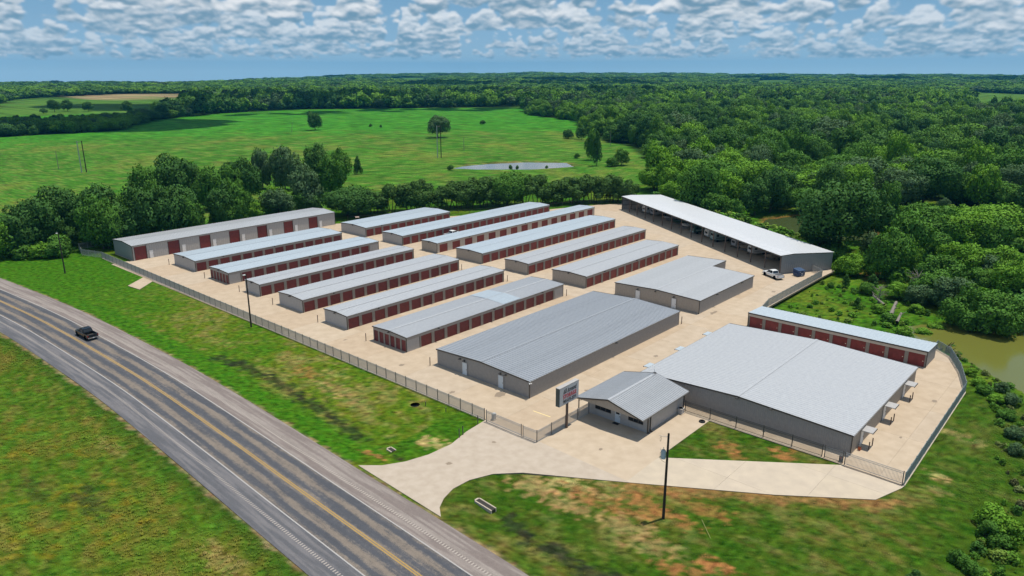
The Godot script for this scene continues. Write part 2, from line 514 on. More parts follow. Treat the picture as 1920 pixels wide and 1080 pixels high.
func ground_y(x: float, z: float) -> float:
	var y := -0.04 + noise_a.get_noise_2d(x, z) * 0.05
	# roadside ditch between road and fence
	if z > -260.0 and x < 120.0 and z < 30.0:
		var off := x - road_x(z)
		if off > 8.0 and off < 27.0:
			y -= 0.42 * smoothstep(8.0, 14.0, off) * (1.0 - smoothstep(15.0, 26.0, off)) * smoothstep(0.0, 6.0, absf(z + 63.0) - 6.0)
		elif off < -8.0 and off > -40.0:
			y -= 0.5 * smoothstep(-8.0, -17.0, off) * (1.0 - smoothstep(-19.0, -32.0, off))
	# bank falling from the yard towards the green pond
	if x > 70.0 and x < 260.0 and z > -62.0:
		var fall := smoothstep(-18.0, -3.0, z) if x < 127.0 else smoothstep(140.0, 153.0, x - (z + 25.0) * 0.55)
		y -= 1.0 * fall
	for k in [["green_pond", -1.0], ["wood_pond", -0.2], ["meadow_pond", -0.2]]:
		var poly: PackedVector2Array = polys[k[0]]
		var b: float = k[1]
		var c: Vector2 = poly[0]
		if absf(x - c.x) < 70.0 and absf(z - c.y) < 60.0:
			var d := edge_distance(Vector2(x, z), poly) + noise_b.get_noise_2d(x, z) * 0.9
			if d < 4.0:
				y = lerpf(y, b - 1.1, 1.0 - smoothstep(-3.0, 3.5, d))
	var r := Vector2(x, z).length()
	if r > 500.0:
		var a := (x * 0.6645 + z * 0.7473) / r
		# the land rises to a last wooded ridge and falls away behind it
		var side := smoothstep(-0.42, -0.06, a)
		var ridge := lerpf(3700.0, 5600.0, side)
		y += smoothstep(ridge * 0.55, ridge, r) * (lerpf(-15.0, 9.0, side) - 11.0 * smoothstep(0.08, 0.4, a)) - 0.045 * maxf(0.0, r - ridge * 1.05)
		y += noise_c.get_noise_2d(x * 0.3, z * 0.3) * 11.0 * smoothstep(1100.0, 2600.0, r)
	return y


const PATCHES := [  # bare or dry ground: x, z, half-length along x, half-length along z, kind (0 straw, 1 red soil, 2 wet dark, 3 sandy), strength
	[60.5, -67.9, 1.7, 2.2, 0, 1.0], [61.5, -51.0, 1.7, 2.6, 3, 0.8], [61.6, -46.4, 1.6, 3.6, 3, 0.75], [64.6, -47.6, 1.6, 3.0, 0, 0.85], [63.9, -41.8, 1.6, 4.4, 1, 0.75], [62.0, -38.0, 1.4, 3.6, 3, 0.7],
	[66.4, -43.6, 1.3, 3.4, 3, 0.6], [66.8, -37.6, 1.5, 3.6, 1, 0.8], [61.0, -34.0, 1.5, 3.2, 3, 0.6], [59.2, -29.6, 1.0, 2.2, 1, 0.9], [61.9, -27.4, 0.8, 1.8, 1, 0.9], [70.6, -33.5, 1.4, 2.6, 1, 0.55], [86.0, -37.4, 1.4, 2.2, 1, 0.75], [84.6, -35.6, 1.0, 1.2, 1, 0.6], [89.0, -31.4, 1.4, 1.6, 1, 0.85], [96.5, -14.6, 1.1, 1.6, 0, 0.7], [93.0, -13.8, 1.0, 1.4, 3, 0.5],
	[62.5, -93.0, 1.6, 5.5, 3, 0.6], [63.5, -103.0, 1.6, 4.0, 1, 0.55], [61.6, -86.0, 1.0, 4.0, 3, 0.55], [64.5, -110.0, 1.5, 3.0, 3, 0.4], [61.0, -128.0, 1.2, 4.0, 3, 0.3], [66.0, -98.0, 1.2, 3.0, 0, 0.3],
	[53.2, -72.4, 0.6, 2.2, 1, 0.9], [54.6, -68.6, 0.5, 1.3, 2, 0.9], [110.0, -14.5, 1.5, 2.5, 0, 0.4], [196.0, -52.0, 4.0, 3.0, 1, 1.0], [190.0, -50.0, 3.0, 2.5, 1, 0.9], [212.0, -52.0, 3.0, 2.0, 3, 0.8], [176.0, -43.0, 2.0, 3.0, 2, 0.7],
	[24.0, -90.0, 1.6, 4.5, 2, 0.5], [20.5, -96.0, 1.2, 4.0, 2, 0.35], [29.0, -66.0, 1.6, 4.0, 3, 0.4], [31.0, -100.0, 1.0, 4.0, 3, 0.3]]
const WET := [[[56.9, -120.5], [57.9, -116.0], [58.3, -107.0], [57.2, -95.4], [56.2, -85.4], [55.2, -77.0]], [[54.6, -49.0], [53.3, -45.4], [53.1, -41.3], [52.9, -37.6], [53.3, -34.6], [53.0, -26.0]]]


func ground_color(x: float, z: float) -> Color:
	var a := noise_a.get_noise_2d(x, z)
	var b := noise_b.get_noise_2d(x, z)
	var p := Vector2(x, z)
	var r := p.length()
	var green := Color(0.068, 0.178, 0.012)
	var olive := Color(0.150, 0.205, 0.018)
	var straw := Color(0.30, 0.245, 0.095)
	var c := green
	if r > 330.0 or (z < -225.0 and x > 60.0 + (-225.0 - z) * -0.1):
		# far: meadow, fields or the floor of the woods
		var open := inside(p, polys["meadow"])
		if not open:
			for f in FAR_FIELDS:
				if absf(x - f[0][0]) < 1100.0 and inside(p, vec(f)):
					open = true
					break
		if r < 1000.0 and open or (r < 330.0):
			var far := smoothstep(560.0, 660.0, r + a * 60.0)
			c = Color(0.100, 0.255, 0.030).lerp(Color(0.075, 0.30, 0.026), far)
			var streak := noise_a.get_noise_2d(x * 0.55 + z * 0.5, z * 0.22 - x * 0.2)
			c = c.lerp(Color(0.24, 0.27, 0.055), smoothstep(0.08, 0.42, streak) * 0.62 * (1.0 - far * 0.8))
			c = c.lerp(Color(0.06, 0.20, 0.018), smoothstep(0.05, 0.4, -streak) * 0.5)
			var spot := noise_b.get_noise_2d(x * 0.33, z * 0.33)
			c = c.lerp(Color(0.21, 0.28, 0.06), smoothstep(0.12, 0.42, spot) * 0.55 * (1.0 - far * 0.8))
			c = c.lerp(Color(0.05, 0.17, 0.014), smoothstep(0.15, 0.45, -spot) * 0.55 * (1.0 - far * 0.7))
			if b > 0.33:
				c = c.lerp(Color(0.33, 0.27, 0.12), 0.35 * (1.0 - far))
		elif open:
			c = Color(0.12, 0.235, 0.04)
			if x > 500.0 and x < 800.0 and z < -1430.0 - a * 60.0:
				c = Color(0.46, 0.32, 0.21)
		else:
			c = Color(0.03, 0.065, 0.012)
		if r < 420.0:
			var dp := edge_distance(p, polys["meadow_pond"])
			if dp < 3.5 and b > -0.2:
				c = c.lerp(Color(0.30, 0.2, 0.1), 0.6)
		return c
	if x > 128.0 and z > -165.0 or x > 185.0:
		# rough ground beside the woods and the ponds
		c = Color(0.075, 0.20, 0.014).lerp(Color(0.15, 0.22, 0.025), smoothstep(-0.2, 0.4, a + b * 0.4))
		c = c.lerp(Color(0.045, 0.10, 0.015), smoothstep(0.1, 0.5, b - a * 0.5) * 0.7)
		var dw := edge_distance(p, polys["wood_pond"])
		if dw < 3.0:
			c = c.lerp(Color(0.33, 0.13, 0.06), 0.8 * (1.0 - smoothstep(0.5, 3.0, dw)))
	elif x < road_x(z):
		# long mixed grass across the road
		var m := smoothstep(-0.30, 0.35, a * 1.1 + b * 0.35)
		c = Color(0.090, 0.165, 0.014).lerp(Color(0.165, 0.175, 0.028), m)
		var streak := noise_b.get_noise_2d(x * 1.2 + z * 0.5, z * 0.35 - x * 0.5)
		c = c.lerp(Color(0.112, 0.215, 0.024), smoothstep(0.0, 0.35, streak) * 0.7)
		c = c.lerp(Color(0.24, 0.205, 0.055), smoothstep(0.15, 0.5, -streak - a * 0.3) * 0.5)
		var off := road_x(z) - x
		c = c.lerp(Color(0.055, 0.125, 0.015), (1.0 - smoothstep(8.5, 11.0, off + b)) * 0.8)
		# yellow flowers
		if x < 28.0 and z > -118.0 and z < -78.0 and b > 0.10 and a > -0.12:
			c = c.lerp(Color(0.42, 0.26, 0.006), smoothstep(0.10, 0.42, b + noise_d.get_noise_2d(x, z) * 0.6) * 0.2)
	else:
		# mown verge between the road and the yard, and the lawn round the drive
		var m := smoothstep(-0.25, 0.35, a + b * 0.3)
		c = green.lerp(olive, m * 0.75)
		if x < 72.0 and z < -72.0:
			var off := x - road_x(z)
			var mid := smoothstep(11.5, 14.5, off + b) * smoothstep(-190.0, -128.0, z)
			c = Color(0.074, 0.200, 0.012).lerp(olive, clampf(mid * (0.85 + a * 1.3), 0.0, 1.0))
			c = c.lerp(straw, clampf(mid * smoothstep(-0.02, 0.45, b + a) * 0.62, 0.0, 1.0))
		elif z > -60.0:
			c = Color(0.068, 0.132, 0.013).lerp(Color(0.145, 0.155, 0.032), smoothstep(-0.15, 0.4, a + b * 0.5) * 0.85)
			var streak := noise_b.get_noise_2d(x * 0.9 + z * 0.4, z * 0.5 - x * 0.5)
			c = c.lerp(Color(0.27, 0.225, 0.085), smoothstep(0.12, 0.5, streak + a * 0.4) * 0.45)
			c = c.lerp(Color(0.055, 0.138, 0.011), smoothstep(0.0, 0.4, -streak) * 0.6)
			if x > 92.0:
				c = c.lerp(Color(0.060, 0.132, 0.013), 0.5)
		var edge := edge_distance(p, polys["drive"]) if z > -75.0 and x < 100.0 else 9.0
		if edge < 3.5 and z > -44.0 and x < 90.0 and x > 66.0:
			var low := z > -43.0 and (x - 69.5) * 0.84 + (z + 42.6) * -0.55 < 0.8   # only the lower side
			if low:
				c = c.lerp(Color(0.36, 0.195, 0.085), (1.0 - smoothstep(1.0, 2.6, edge + b * 2.0)) * 0.85)
	# sandy rim of the pavement
	var off2 := absf(x - road_x(z))
	if z > -300.0 and off2 > 7.2 and off2 < 8.6:
		c = c.lerp(Color(0.36, 0.25, 0.155), (1.0 - smoothstep(7.7, 8.4, off2 + b * 0.9)) * 0.9)
	for q in PATCHES:
		var grow := 1.3 if q[0] > 59.0 and q[0] < 73.0 and q[1] > -54.0 else 1.0
		var dx: float = (x - q[0]) / (q[2] * grow)
		var dz: float = (z - q[1]) / (q[3] * grow)
		var d := dx * dx + dz * dz
		if d < 3.0:
			var k := (1.0 - smoothstep(0.1, 1.3, d + b * 1.5 + noise_d.get_noise_2d(x, z) * 1.9)) * minf(1.0, float(q[5]) * 1.15)
			c = c.lerp([Color(0.56, 0.42, 0.20), Color(0.40, 0.19, 0.075), Color(0.045, 0.04, 0.026), Color(0.40, 0.28, 0.13)][q[4]], k)
	for line in WET:
		if x > 50.0 and x < 62.0:
			for i in line.size() - 1:
				var s := Geometry2D.get_closest_point_to_segment(p, Vector2(line[i][0], line[i][1]), Vector2(line[i + 1][0], line[i + 1][1]))
				var d := p.distance_to(s)
				if d < 2.0:
					c = c.lerp(Color(0.040, 0.042, 0.030), (1.0 - smoothstep(0.2, 1.6, d + b * 1.6 + noise_d.get_noise_2d(x, z) * 1.2)) * 0.75)
	return c


func lines_for(stops: Array) -> PackedFloat32Array:
	# [from, step] ... : a run of grid lines with changing spacing
	var out := PackedFloat32Array()
	for i in stops.size() - 1:
		var v: float = stops[i][0]
		while v < stops[i + 1][0] - 0.001:
			out.append(v)
			v += maxf(stops[i][1], absf(v) * stops[i][2])
	out.append(stops[-1][0])
	return out


func make_ground() -> void:
	var xs := lines_for([[-5000.0, 300.0, 0.12], [-400.0, 60.0, 0.12], [-30.0, 3.0, 0.0], [12.0, 0.42, 0.0], [100.0, 0.9, 0.0], [180.0, 2.6, 0.0], [360.0, 4.0, 0.0], [720.0, 10.0, 0.02], [1000.0, 20.0, 0.03], [7500.0, 0.0, 0.0]])
	var zs := lines_for([[-7500.0, 150.0, 0.03], [-1000.0, 12.0, 0.02], [-700.0, 4.0, 0.0], [-330.0, 2.6, 0.0], [-225.0, 0.5, 0.0], [-4.0, 3.0, 0.0], [40.0, 60.0, 0.2], [5000.0, 0.0, 0.0]])
	var nx := xs.size()
	var nz := zs.size()
	var v := PackedVector3Array()
	var nn := PackedVector3Array()
	var cc := PackedColorArray()
	var uv := PackedVector2Array()
	var uv2 := PackedVector2Array()
	var jit := RandomNumberGenerator.new()
	jit.seed = 8
	v.resize(nx * nz)
	nn.resize(nx * nz)
	cc.resize(nx * nz)
	uv.resize(nx * nz)
	uv2.resize(nx * nz)
	for j in nz:
		for i in nx:
			var x := xs[i]
			var z := zs[j]
			var k := j * nx + i
			v[k] = Vector3(x, ground_y(x, z), z)
			# nothing behind the camera or under the slabs needs its colour worked out
			if x > 73.0 and x < 133.0 and z < -59.0 and z > -201.0:
				cc[k] = Color(0.1, 0.1, 0.06)
			elif x * 0.7473 - z * 0.6645 < -60.0:
				cc[k] = Color(0.07, 0.14, 0.02)
			else:
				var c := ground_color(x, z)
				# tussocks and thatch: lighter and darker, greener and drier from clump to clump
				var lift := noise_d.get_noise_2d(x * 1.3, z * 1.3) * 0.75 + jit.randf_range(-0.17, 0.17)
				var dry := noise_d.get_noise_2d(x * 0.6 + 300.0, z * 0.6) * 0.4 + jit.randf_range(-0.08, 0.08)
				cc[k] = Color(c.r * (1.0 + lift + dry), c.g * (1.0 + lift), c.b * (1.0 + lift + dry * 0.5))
			uv[k] = Vector2(x, z) / 7.3
			uv2[k] = Vector2(x * 0.8 + z * 0.6, z * 0.8 - x * 0.6) / 53.0
	for j in nz:
		for i in nx:
			var a := v[j * nx + mini(i + 1, nx - 1)] - v[j * nx + maxi(i - 1, 0)]
			var b := v[mini(j + 1, nz - 1) * nx + i] - v[maxi(j - 1, 0) * nx + i]
			nn[j * nx + i] = b.cross(a).normalized()
	var ix := PackedInt32Array()
	for j in nz - 1:
		for i in nx - 1:
			var a := j * nx + i
			ix.append_array([a, a + 1, a + nx + 1, a, a + nx + 1, a + nx])
	var arr := []
	arr.resize(Mesh.ARRAY_MAX)
	arr[Mesh.ARRAY_VERTEX] = v
	arr[Mesh.ARRAY_NORMAL] = nn
	arr[Mesh.ARRAY_COLOR] = cc
	arr[Mesh.ARRAY_TEX_UV] = uv
	arr[Mesh.ARRAY_TEX_UV2] = uv2
	arr[Mesh.ARRAY_INDEX] = ix
	var m := ArrayMesh.new()
	m.add_surface_from_arrays(Mesh.PRIMITIVE_TRIANGLES, arr)
	var g := mat("turf", Color(1.4, 1.4, 1.4), 0.95)
	g.vertex_color_use_as_albedo = true
	g.albedo_texture = noise_tex(41, 0.06, 5, Color(0.55, 0.6, 0.5), Color(1, 1, 1), 1024)
	g.detail_enabled = true
	g.detail_albedo = noise_tex(42, 0.03, 5, Color(0.72, 0.76, 0.7), Color(1, 1, 1), 1024)
	g.detail_blend_mode = BaseMaterial3D.BLEND_MODE_MUL
	g.detail_uv_layer = BaseMaterial3D.DETAIL_UV_2
	g.heightmap_enabled = true
	g.heightmap_scale = 1.6
	g.metallic_specular = 0.15
	g.heightmap_texture = noise_tex(43, 0.11, 4, Color.BLACK, Color.WHITE, 1024)
	print("ground vertices ", v.size())
	structure(obj("ground", m, g))


# ---------------------------------------------------------------- road

func road_frame(i: int) -> Array:
	var a := road_pts[maxi(i - 1, 0)]
	var b := road_pts[mini(i + 1, road_pts.size() - 1)]
	var t := (b - a).normalized()
	return [road_pts[i], Vector2(-t.y, t.x)]   # second: towards the yard


func strip(off: float, wide: float, y: float, from := 0, to := -1, uv := false) -> ArrayMesh:
	var mb := MB.new()
	mb.use_uv = uv
	var last := road_pts.size() - 1 if to < 0 else to
	var run := 0.0
	for i in range(from, last + 1):
		var f := road_frame(i)
		var side: Vector2 = -f[1]
		var p: Vector2 = f[0] + side * (off - wide / 2.0)
		var q: Vector2 = f[0] + side * (off + wide / 2.0)
		if i > from:
			run += road_pts[i].distance_to(road_pts[i - 1])
		mb.v.append(Vector3(p.x, y, p.y))
		mb.v.append(Vector3(q.x, y, q.y))
		mb.n.append(Vector3.UP)
		mb.n.append(Vector3.UP)
		mb.c.append(Color.WHITE)
		mb.c.append(Color.WHITE)
		mb.u.append(Vector2(0, run / 64.0))
		mb.u.append(Vector2(1, run / 64.0))
		if i > from:
			var k := mb.v.size() - 4
			mb.ix.append_array([k, k + 1, k + 3, k, k + 3, k + 2])
	return mb.mesh()


func asphalt_image() -> Image:
	# across 15.4 m, along 64 m: chip seal worn tan, bitumen risen dark in the wheel tracks
	var w := 308
	var h := 1280
	var n := FastNoiseLite.new()
	n.seed = 51
	n.frequency = 0.03
	n.fractal_octaves = 4
	var speck := RandomNumberGenerator.new()
	speck.seed = 4
	var im := Image.create(w, h, false, Image.FORMAT_RGB8)
	for j in h:
		var ang := TAU * j / h
		var ca := cos(ang) * h / TAU
		var sa := sin(ang) * h / TAU
		for i in w:
			var t := (i + 0.5) / w * 15.4 - 7.7
			var v := n.get_noise_3d(i * 2.2, ca * 0.13, sa * 0.13)
			var v2 := n.get_noise_3d(i * 2.6 + 400.0, ca * 1.5, sa * 1.5)
			var fine := speck.randf() - 0.5
			var tan_ := Color(0.178, 0.150, 0.125)
			var dark := Color(0.052, 0.060, 0.078)
			var c := tan_
			if t > 3.75:
				c = Color(0.185, 0.155, 0.145).lerp(Color(0.235, 0.205, 0.19), smoothstep(-0.2, 0.3, v))
				if absf(t - 5.5) < 0.28:
					c = c.lerp(Color(0.27, 0.24, 0.22), 0.6)
			elif t < -3.9:
				c = Color(0.095, 0.098, 0.112).lerp(Color(0.135, 0.132, 0.142), smoothstep(-0.2, 0.35, v))
			else:
				var k := 0.0
				for mid in [0.95, 2.95, -0.95, -2.95]:
					k = maxf(k, 1.0 - smoothstep(0.26, 0.92, absf(t - mid) + v * 0.55 + v2 * 0.22 + fine * 0.35))
				c = tan_.lerp(dark, k * 0.92)
			var f := 1.0 + fine * 0.30 + v * 0.15 + v2 * 0.12
			im.set_pixel(i, j, Color(c.r * f, c.g * f, c.b * f).linear_to_srgb())
	return im


func make_road() -> void:
	var road := Node3D.new()
	road.name = "road"
	add_child(road)
	structure(road)
	var m := mat("asphalt", Color.WHITE, 0.85)
	m.albedo_texture = ImageTexture.create_from_image(asphalt_image())
	obj("asphalt", strip(0.0, 15.4, 0.030, 0, -1, true), m, road)
	obj("centre_line", strip(0.14, 0.13, 0.034), M["yellow_line"], road)
	obj("centre_line", strip(-0.14, 0.13, 0.034), M["yellow_line"], road)
	obj("edge_line", strip(3.68, 0.15, 0.034), M["white_line"], road)
	obj("edge_line", strip(-3.85, 0.15, 0.034), M["white_line"], road)
	# rumble bars on both shoulders: hundreds of short milled bars
	for side in [[5.0, 0.034, Color(0.36, 0.325, 0.295)], [-5.5, 0.034, Color(0.33, 0.30, 0.28)]]:
		var mb := MB.new()
		var step := 0.0
		for i in range(1, road_pts.size()):
			var a := road_pts[i - 1]
			var b := road_pts[i]
			if b.y < -200.0 or b.y > 10.0:
				continue
			var f := road_frame(i)
			var out: Vector2 = -f[1]
			var along := (b - a).normalized()
			while step < a.distance_to(b):
				var o: Vector2 = a + along * step + out * float(side[0])
				var p := out * 0.2
				var q := along * 0.09
				var y: float = side[1]
				mb.quad(Vector3(o.x - p.x - q.x, y, o.y - p.y - q.y), Vector3(o.x - p.x + q.x, y, o.y - p.y + q.y), Vector3(o.x + p.x + q.x, y, o.y + p.y + q.y), Vector3(o.x + p.x - q.x, y, o.y + p.y - q.y))
				step += 0.42
			step -= a.distance_to(b)
		stuff(obj("rumble_strip", mb.mesh(), mat("rumble_%d" % int(side[0]), side[2], 0.9), road))


# ---------------------------------------------------------------- concrete

func slab(poly: PackedVector2Array, y: float, thick: float) -> ArrayMesh:
	var mb := MB.new()
	if Geometry2D.is_polygon_clockwise(poly):
		poly = poly.duplicate()
		poly.reverse()
	# in (x, z) a counter-clockwise ring runs clockwise seen from above
	var ring := PackedVector2Array()
	for i in range(poly.size() - 1, -1, -1):
		ring.append(poly[i])
	for i in ring.size():
		var a := ring[i]
		var b := ring[(i + 1) % ring.size()]
		mb.quad(Vector3(a.x, y - thick, a.y), Vector3(b.x, y - thick, b.y), Vector3(b.x, y, b.y), Vector3(a.x, y, a.y))
	var t := Geometry2D.triangulate_polygon(ring)
	for k in range(0, t.size(), 3):
		var a := ring[t[k]]
		var b := ring[t[k + 1]]
		var d := ring[t[k + 2]]
		if (b - a).cross(d - a) > 0.0:
			var e := b
			b = d
			d = e
		mb.tri(Vector3(a.x, y, a.y), Vector3(b.x, y, b.y), Vector3(d.x, y, d.y))
	return mb.mesh()


func pour(called: String, poly: PackedVector2Array, cell: float, names: Array, y: float, shift := Vector2.ZERO) -> void:
	var root := Node3D.new()
	root.name = called
	add_child(root)
	structure(root)
	obj("joint_bed", slab(poly, y - 0.03, 0.35), M["joint"], root)
	var lo := Vector2(1e9, 1e9)
	var hi := -lo
	for p in poly:
		lo = lo.min(p)
		hi = hi.max(p)
	var r := RandomNumberGenerator.new()
	r.seed = 9
	var x := lo.x + shift.x
	while x < hi.x:
		var z := lo.y + shift.y
		while z < hi.y:
			var g := 0.009
			var sq := PackedVector2Array([Vector2(x + g, z + g), Vector2(x + cell - g, z + g), Vector2(x + cell - g, z + cell - g), Vector2(x + g, z + cell - g)])
			for piece in Geometry2D.intersect_polygons(poly, sq):
				if not Geometry2D.is_polygon_clockwise(piece) and Geometry2D.triangulate_polygon(piece).size() > 0:
					obj("slab", slab(piece, y, 0.028), M[names[r.randi() % names.size()]], root)
			z += cell
		x += cell


func make_concrete() -> void:
	pour("yard", polys["yard"], 11.4, ["concrete_0", "concrete_1", "concrete_2", "concrete_3"], 0.05)
	# the drive from the road, the forecourt by the office and the pale new strip to the second gate
	var fore := PackedVector2Array([Vector2(70.2, -57.5), Vector2(80.0, -57.5), Vector2(91.2, -47.6), Vector2(91.2, -43.1), Vector2(77.2, -43.1), Vector2(69.6, -43.0)])
	var strip_ := PackedVector2Array([Vector2(77.2, -43.1), Vector2(91.2, -24.3), Vector2(91.2, -17.1), Vector2(90.3, -17.2), Vector2(85.5, -18.8), Vector2(78.6, -28.2), Vector2(69.5, -42.6), Vector2(69.6, -43.0)])
	var apron := PackedVector2Array([Vector2(50.0, -70.9), Vector2(52.0, -68.6), Vector2(54.6, -67.1), Vector2(57.8, -66.2), Vector2(61.8, -66.0), Vector2(65.6, -67.0), Vector2(70.2, -67.5), Vector2(70.2, -57.5), Vector2(69.6, -43.0), Vector2(69.5, -42.6), Vector2(62.6, -53.9), Vector2(59.9, -56.5), Vector2(56.9, -57.7), Vector2(54.2, -57.8), Vector2(52.0, -57.1), Vector2(50.4, -56.1), Vector2(49.2, -54.6)])
	pour("driveway", apron, 30.0, ["drive_0"], 0.05)
	pour("forecourt", fore, 30.0, ["concrete_2"], 0.05)
	pour("gate_driveway", strip_, 9.0, ["walk_0", "walk_1"], 0.05)
	pour("culvert_pad", polys["stub"], 30.0, ["concrete_0"], 0.05)
	# stains on the slabs: oil drips and rust
	var lines := [[77.9, -71.8, 1.3, 0.8], [136.9, -65.7, 1.6, 0.6]]
	for s in [[76.5, -110.0], [75.6, -92.5], [129.5, -88.0], [128.8, -126.0], [131.0, -150.0], [101.0, -92.2], [112.0, -109.5], [150.0, -92.0], [168.0, -110.0], [73.5, -78.0], [88.0, -62.5], [108.0, -62.0], [120.0, -20.5], [104.0, -21.0], [190.0, -128.0], [205.0, -140.0], [160.0, -62.5], [66.0, -62.0], [58.0, -62.5], [74.0, -50.0]]:
		lines.append([s[0], s[1], 0.28 + fmod(s[0] * 0.37, 0.4), 0.22 + fmod(-s[1] * 0.23, 0.3)])
	for s in lines:
		var ring := PackedVector2Array()
		var r := RandomNumberGenerator.new()
		r.seed = int(s[0])
		for k in 18:
			var a := TAU * k / 18.0
			ring.append(Vector2(s[0] + cos(a) * s[2] * r.randf_range(0.5, 1.1), s[1] + sin(a) * s[3] * r.randf_range(0.5, 1.1)))
		var o := obj("oil_stain", slab(ring, 0.054, 0.002), mat("oil", Color(0.24, 0.19, 0.14), 0.7))
		structure(o)
	var paint := obj("parking_line", slab(PackedVector2Array([Vector2(76.8, -64.2), Vector2(76.98, -64.2), Vector2(77.1, -61.0), Vector2(76.92, -61.0)]), 0.054, 0.002), M["faded_yellow"])
	structure(paint)


func make_ponds() -> void:
	for k in [["meadow_pond", -0.62, Color(0.16, 0.17, 0.16), 0.05], ["green_pond", -1.42, Color(0.14, 0.15, 0.03), 0.12], ["wood_pond", -0.66, Color(0.06, 0.085, 0.03), 0.08]]:
		var poly: PackedVector2Array = polys[k[0]]
		var big := Geometry2D.offset_polygon(poly, 3.0, Geometry2D.JOIN_ROUND)
		var w := mat("water_" + str(k[0]), k[2], k[3])
		w.normal_enabled = true
		var nt := noise_tex(61, 0.03, 3, Color.BLACK, Color.WHITE, 512)
		nt.color_ramp = null
		nt.as_normal_map = true
		nt.bump_strength = 1.2
		w.normal_texture = nt
		w.normal_scale = 0.10
		w.uv1_triplanar = true
		w.uv1_world_triplanar = true
		w.uv1_scale = Vector3.ONE / 6.0
		structure(obj(k[0], slab(big[0], k[1], 0.05), w))


func make_clouds() -> void:
	# the fair-weather clouds high above, out of the frame, whose shadows lie on the far meadow and the woods
	var r := RandomNumberGenerator.new()
	r.seed = 12
	var i := 0
	var field := RandomNumberGenerator.new()
	field.seed = 31
	var all := [[640.0, -715.0, 190.0, 34.0], [430.0, -815.0, 130.0, 22.0], [240.0, -790.0, 150.0, 85.0], [520.0, -1000.0, 220.0, 90.0], [1000.0, -760.0, 260.0, 70.0], [1700.0, -1400.0, 420.0, 160.0]]
	for k in 26:
		var d := sqrt(field.randf()) * 4300.0 + 1250.0
		var b := field.randf_range(-0.66, 0.66) + 0.844
		all.append([sin(b) * d, -cos(b) * d, field.randf_range(160.0, 420.0), field.randf_range(70.0, 170.0)])
	for s in all:
		var high := 950.0
		var mb := MB.new()
		var along := Vector2(0.80, 0.60) if i < 2 else Vector2(0.75, 0.66)
		var side := Vector2(-along.y, along.x)
		for k in 16:
			var t := r.randf_range(-1, 1)
			var u := r.randf_range(-1, 1) * sqrt(1.0 - t * t * 0.8)
			var c2 := along * t * float(s[2]) + side * u * float(s[3])
			var rad: float = s[3] * r.randf_range(0.45, 0.8)
			var at := Vector3(c2.x, 0, c2.y)
			var rings := []
			for j in 7:
				var a := PI * j / 6.0
				var ring := []
				for q in 10:
					var b := TAU * q / 10.0
					var bump := rad * r.randf_range(0.85, 1.15)
					ring.append(at + Vector3(cos(b) * sin(a) * bump, maxf(cos(a), -0.3) * bump * 0.8, sin(b) * sin(a) * bump))
				rings.append(ring)
			for j in 6:
				for q in 10:
					mb.quad(rings[j][q], rings[j][(q + 1) % 10], rings[j + 1][(q + 1) % 10], rings[j + 1][q])
		var o := obj("cloud", mb.mesh(), mat("cloud_white", Color(0.85, 0.86, 0.88), 1.0), null, Vector3(s[0] + 0.235 * high, high, s[1] + 0.1 * high))
		structure(o)
		i += 1


# ---------------------------------------------------------------- sheet metal

func ribbed(origin: Vector3, along: Vector3, length: float, up: Vector3, height: float, pitch: float, depth: float, bands := [], top = null) -> ArrayMesh:
	# a sheet of flat pans and raised ribs; ribs run along "up"; the outside is along x up
	var mb := MB.new()
	mb.use_col = not bands.is_empty()
	var out := along.cross(up).normalized()
	var count := maxi(1, int(round(length / pitch)))
	var p := length / count
	var cuts := PackedFloat32Array([0.0, 1.0])
	if mb.use_col:
		cuts = PackedFloat32Array()
		for k in bands.size() + 1:
			cuts.append(float(k) / bands.size())
	for i in count:
		var s := [i * p, i * p + p * 0.62, i * p + p * 0.72, i * p + p * 0.88, i * p + p]
		var d := [0.0, 0.0, depth, depth, 0.0]
		for k in 4:
			for b in cuts.size() - 1:
				if mb.use_col:
					var g: float = bands[b] * (0.985 + 0.03 * fmod(i * 0.618, 1.0)) * (1.05 if k > 0 else 0.975)
					mb.col = Color(g, g, g)
				var h0 := height * cuts[b]
				var h1 := height * cuts[b + 1]
				var a0 := h0
				var a1 := h1
				var b1 := h1
				if top != null and b == cuts.size() - 2:
					a1 = top.call(s[k] / length)
					b1 = top.call(s[k + 1] / length)
				mb.quad(origin + along * s[k] + up * a0 + out * d[k], origin + along * s[k + 1] + up * h0 + out * d[k + 1], origin + along * s[k + 1] + up * b1 + out * d[k + 1], origin + along * s[k] + up * a1 + out * d[k])
	return mb.mesh()


func boxed(lo: Vector3, hi: Vector3) -> ArrayMesh:
	var mb := MB.new()
	mb.box(lo, hi)
	return mb.mesh()


var door_cache := {}

func door_mesh(w: float, h: float) -> ArrayMesh:
	# roll-up door: a curtain of curved slats with a bottom bar, facing +z, base at origin
	var key := "%.2f/%.2f" % [w, h]
	if door_cache.has(key):
		return door_cache[key]
	var mb := MB.new()
	var slats := 10
	for i in slats:
		var y0 := h * i / slats
		var y1 := h * (i + 0.5) / slats
		var y2 := h * (i + 1) / slats
		mb.quad(Vector3(-w / 2, y0, 0), Vector3(w / 2, y0, 0), Vector3(w / 2, y1, 0.03), Vector3(-w / 2, y1, 0.03))
		mb.quad(Vector3(-w / 2, y1, 0.03), Vector3(w / 2, y1, 0.03), Vector3(w / 2, y2, 0), Vector3(-w / 2, y2, 0))
	mb.box(Vector3(-w / 2, 0.0, 0.0), Vector3(w / 2, 0.09, 0.045))
	door_cache[key] = mb.mesh()
	return door_cache[key]


func turned(o: Node3D, yaw: float) -> Node3D:
	o.rotation.y = yaw
	return o


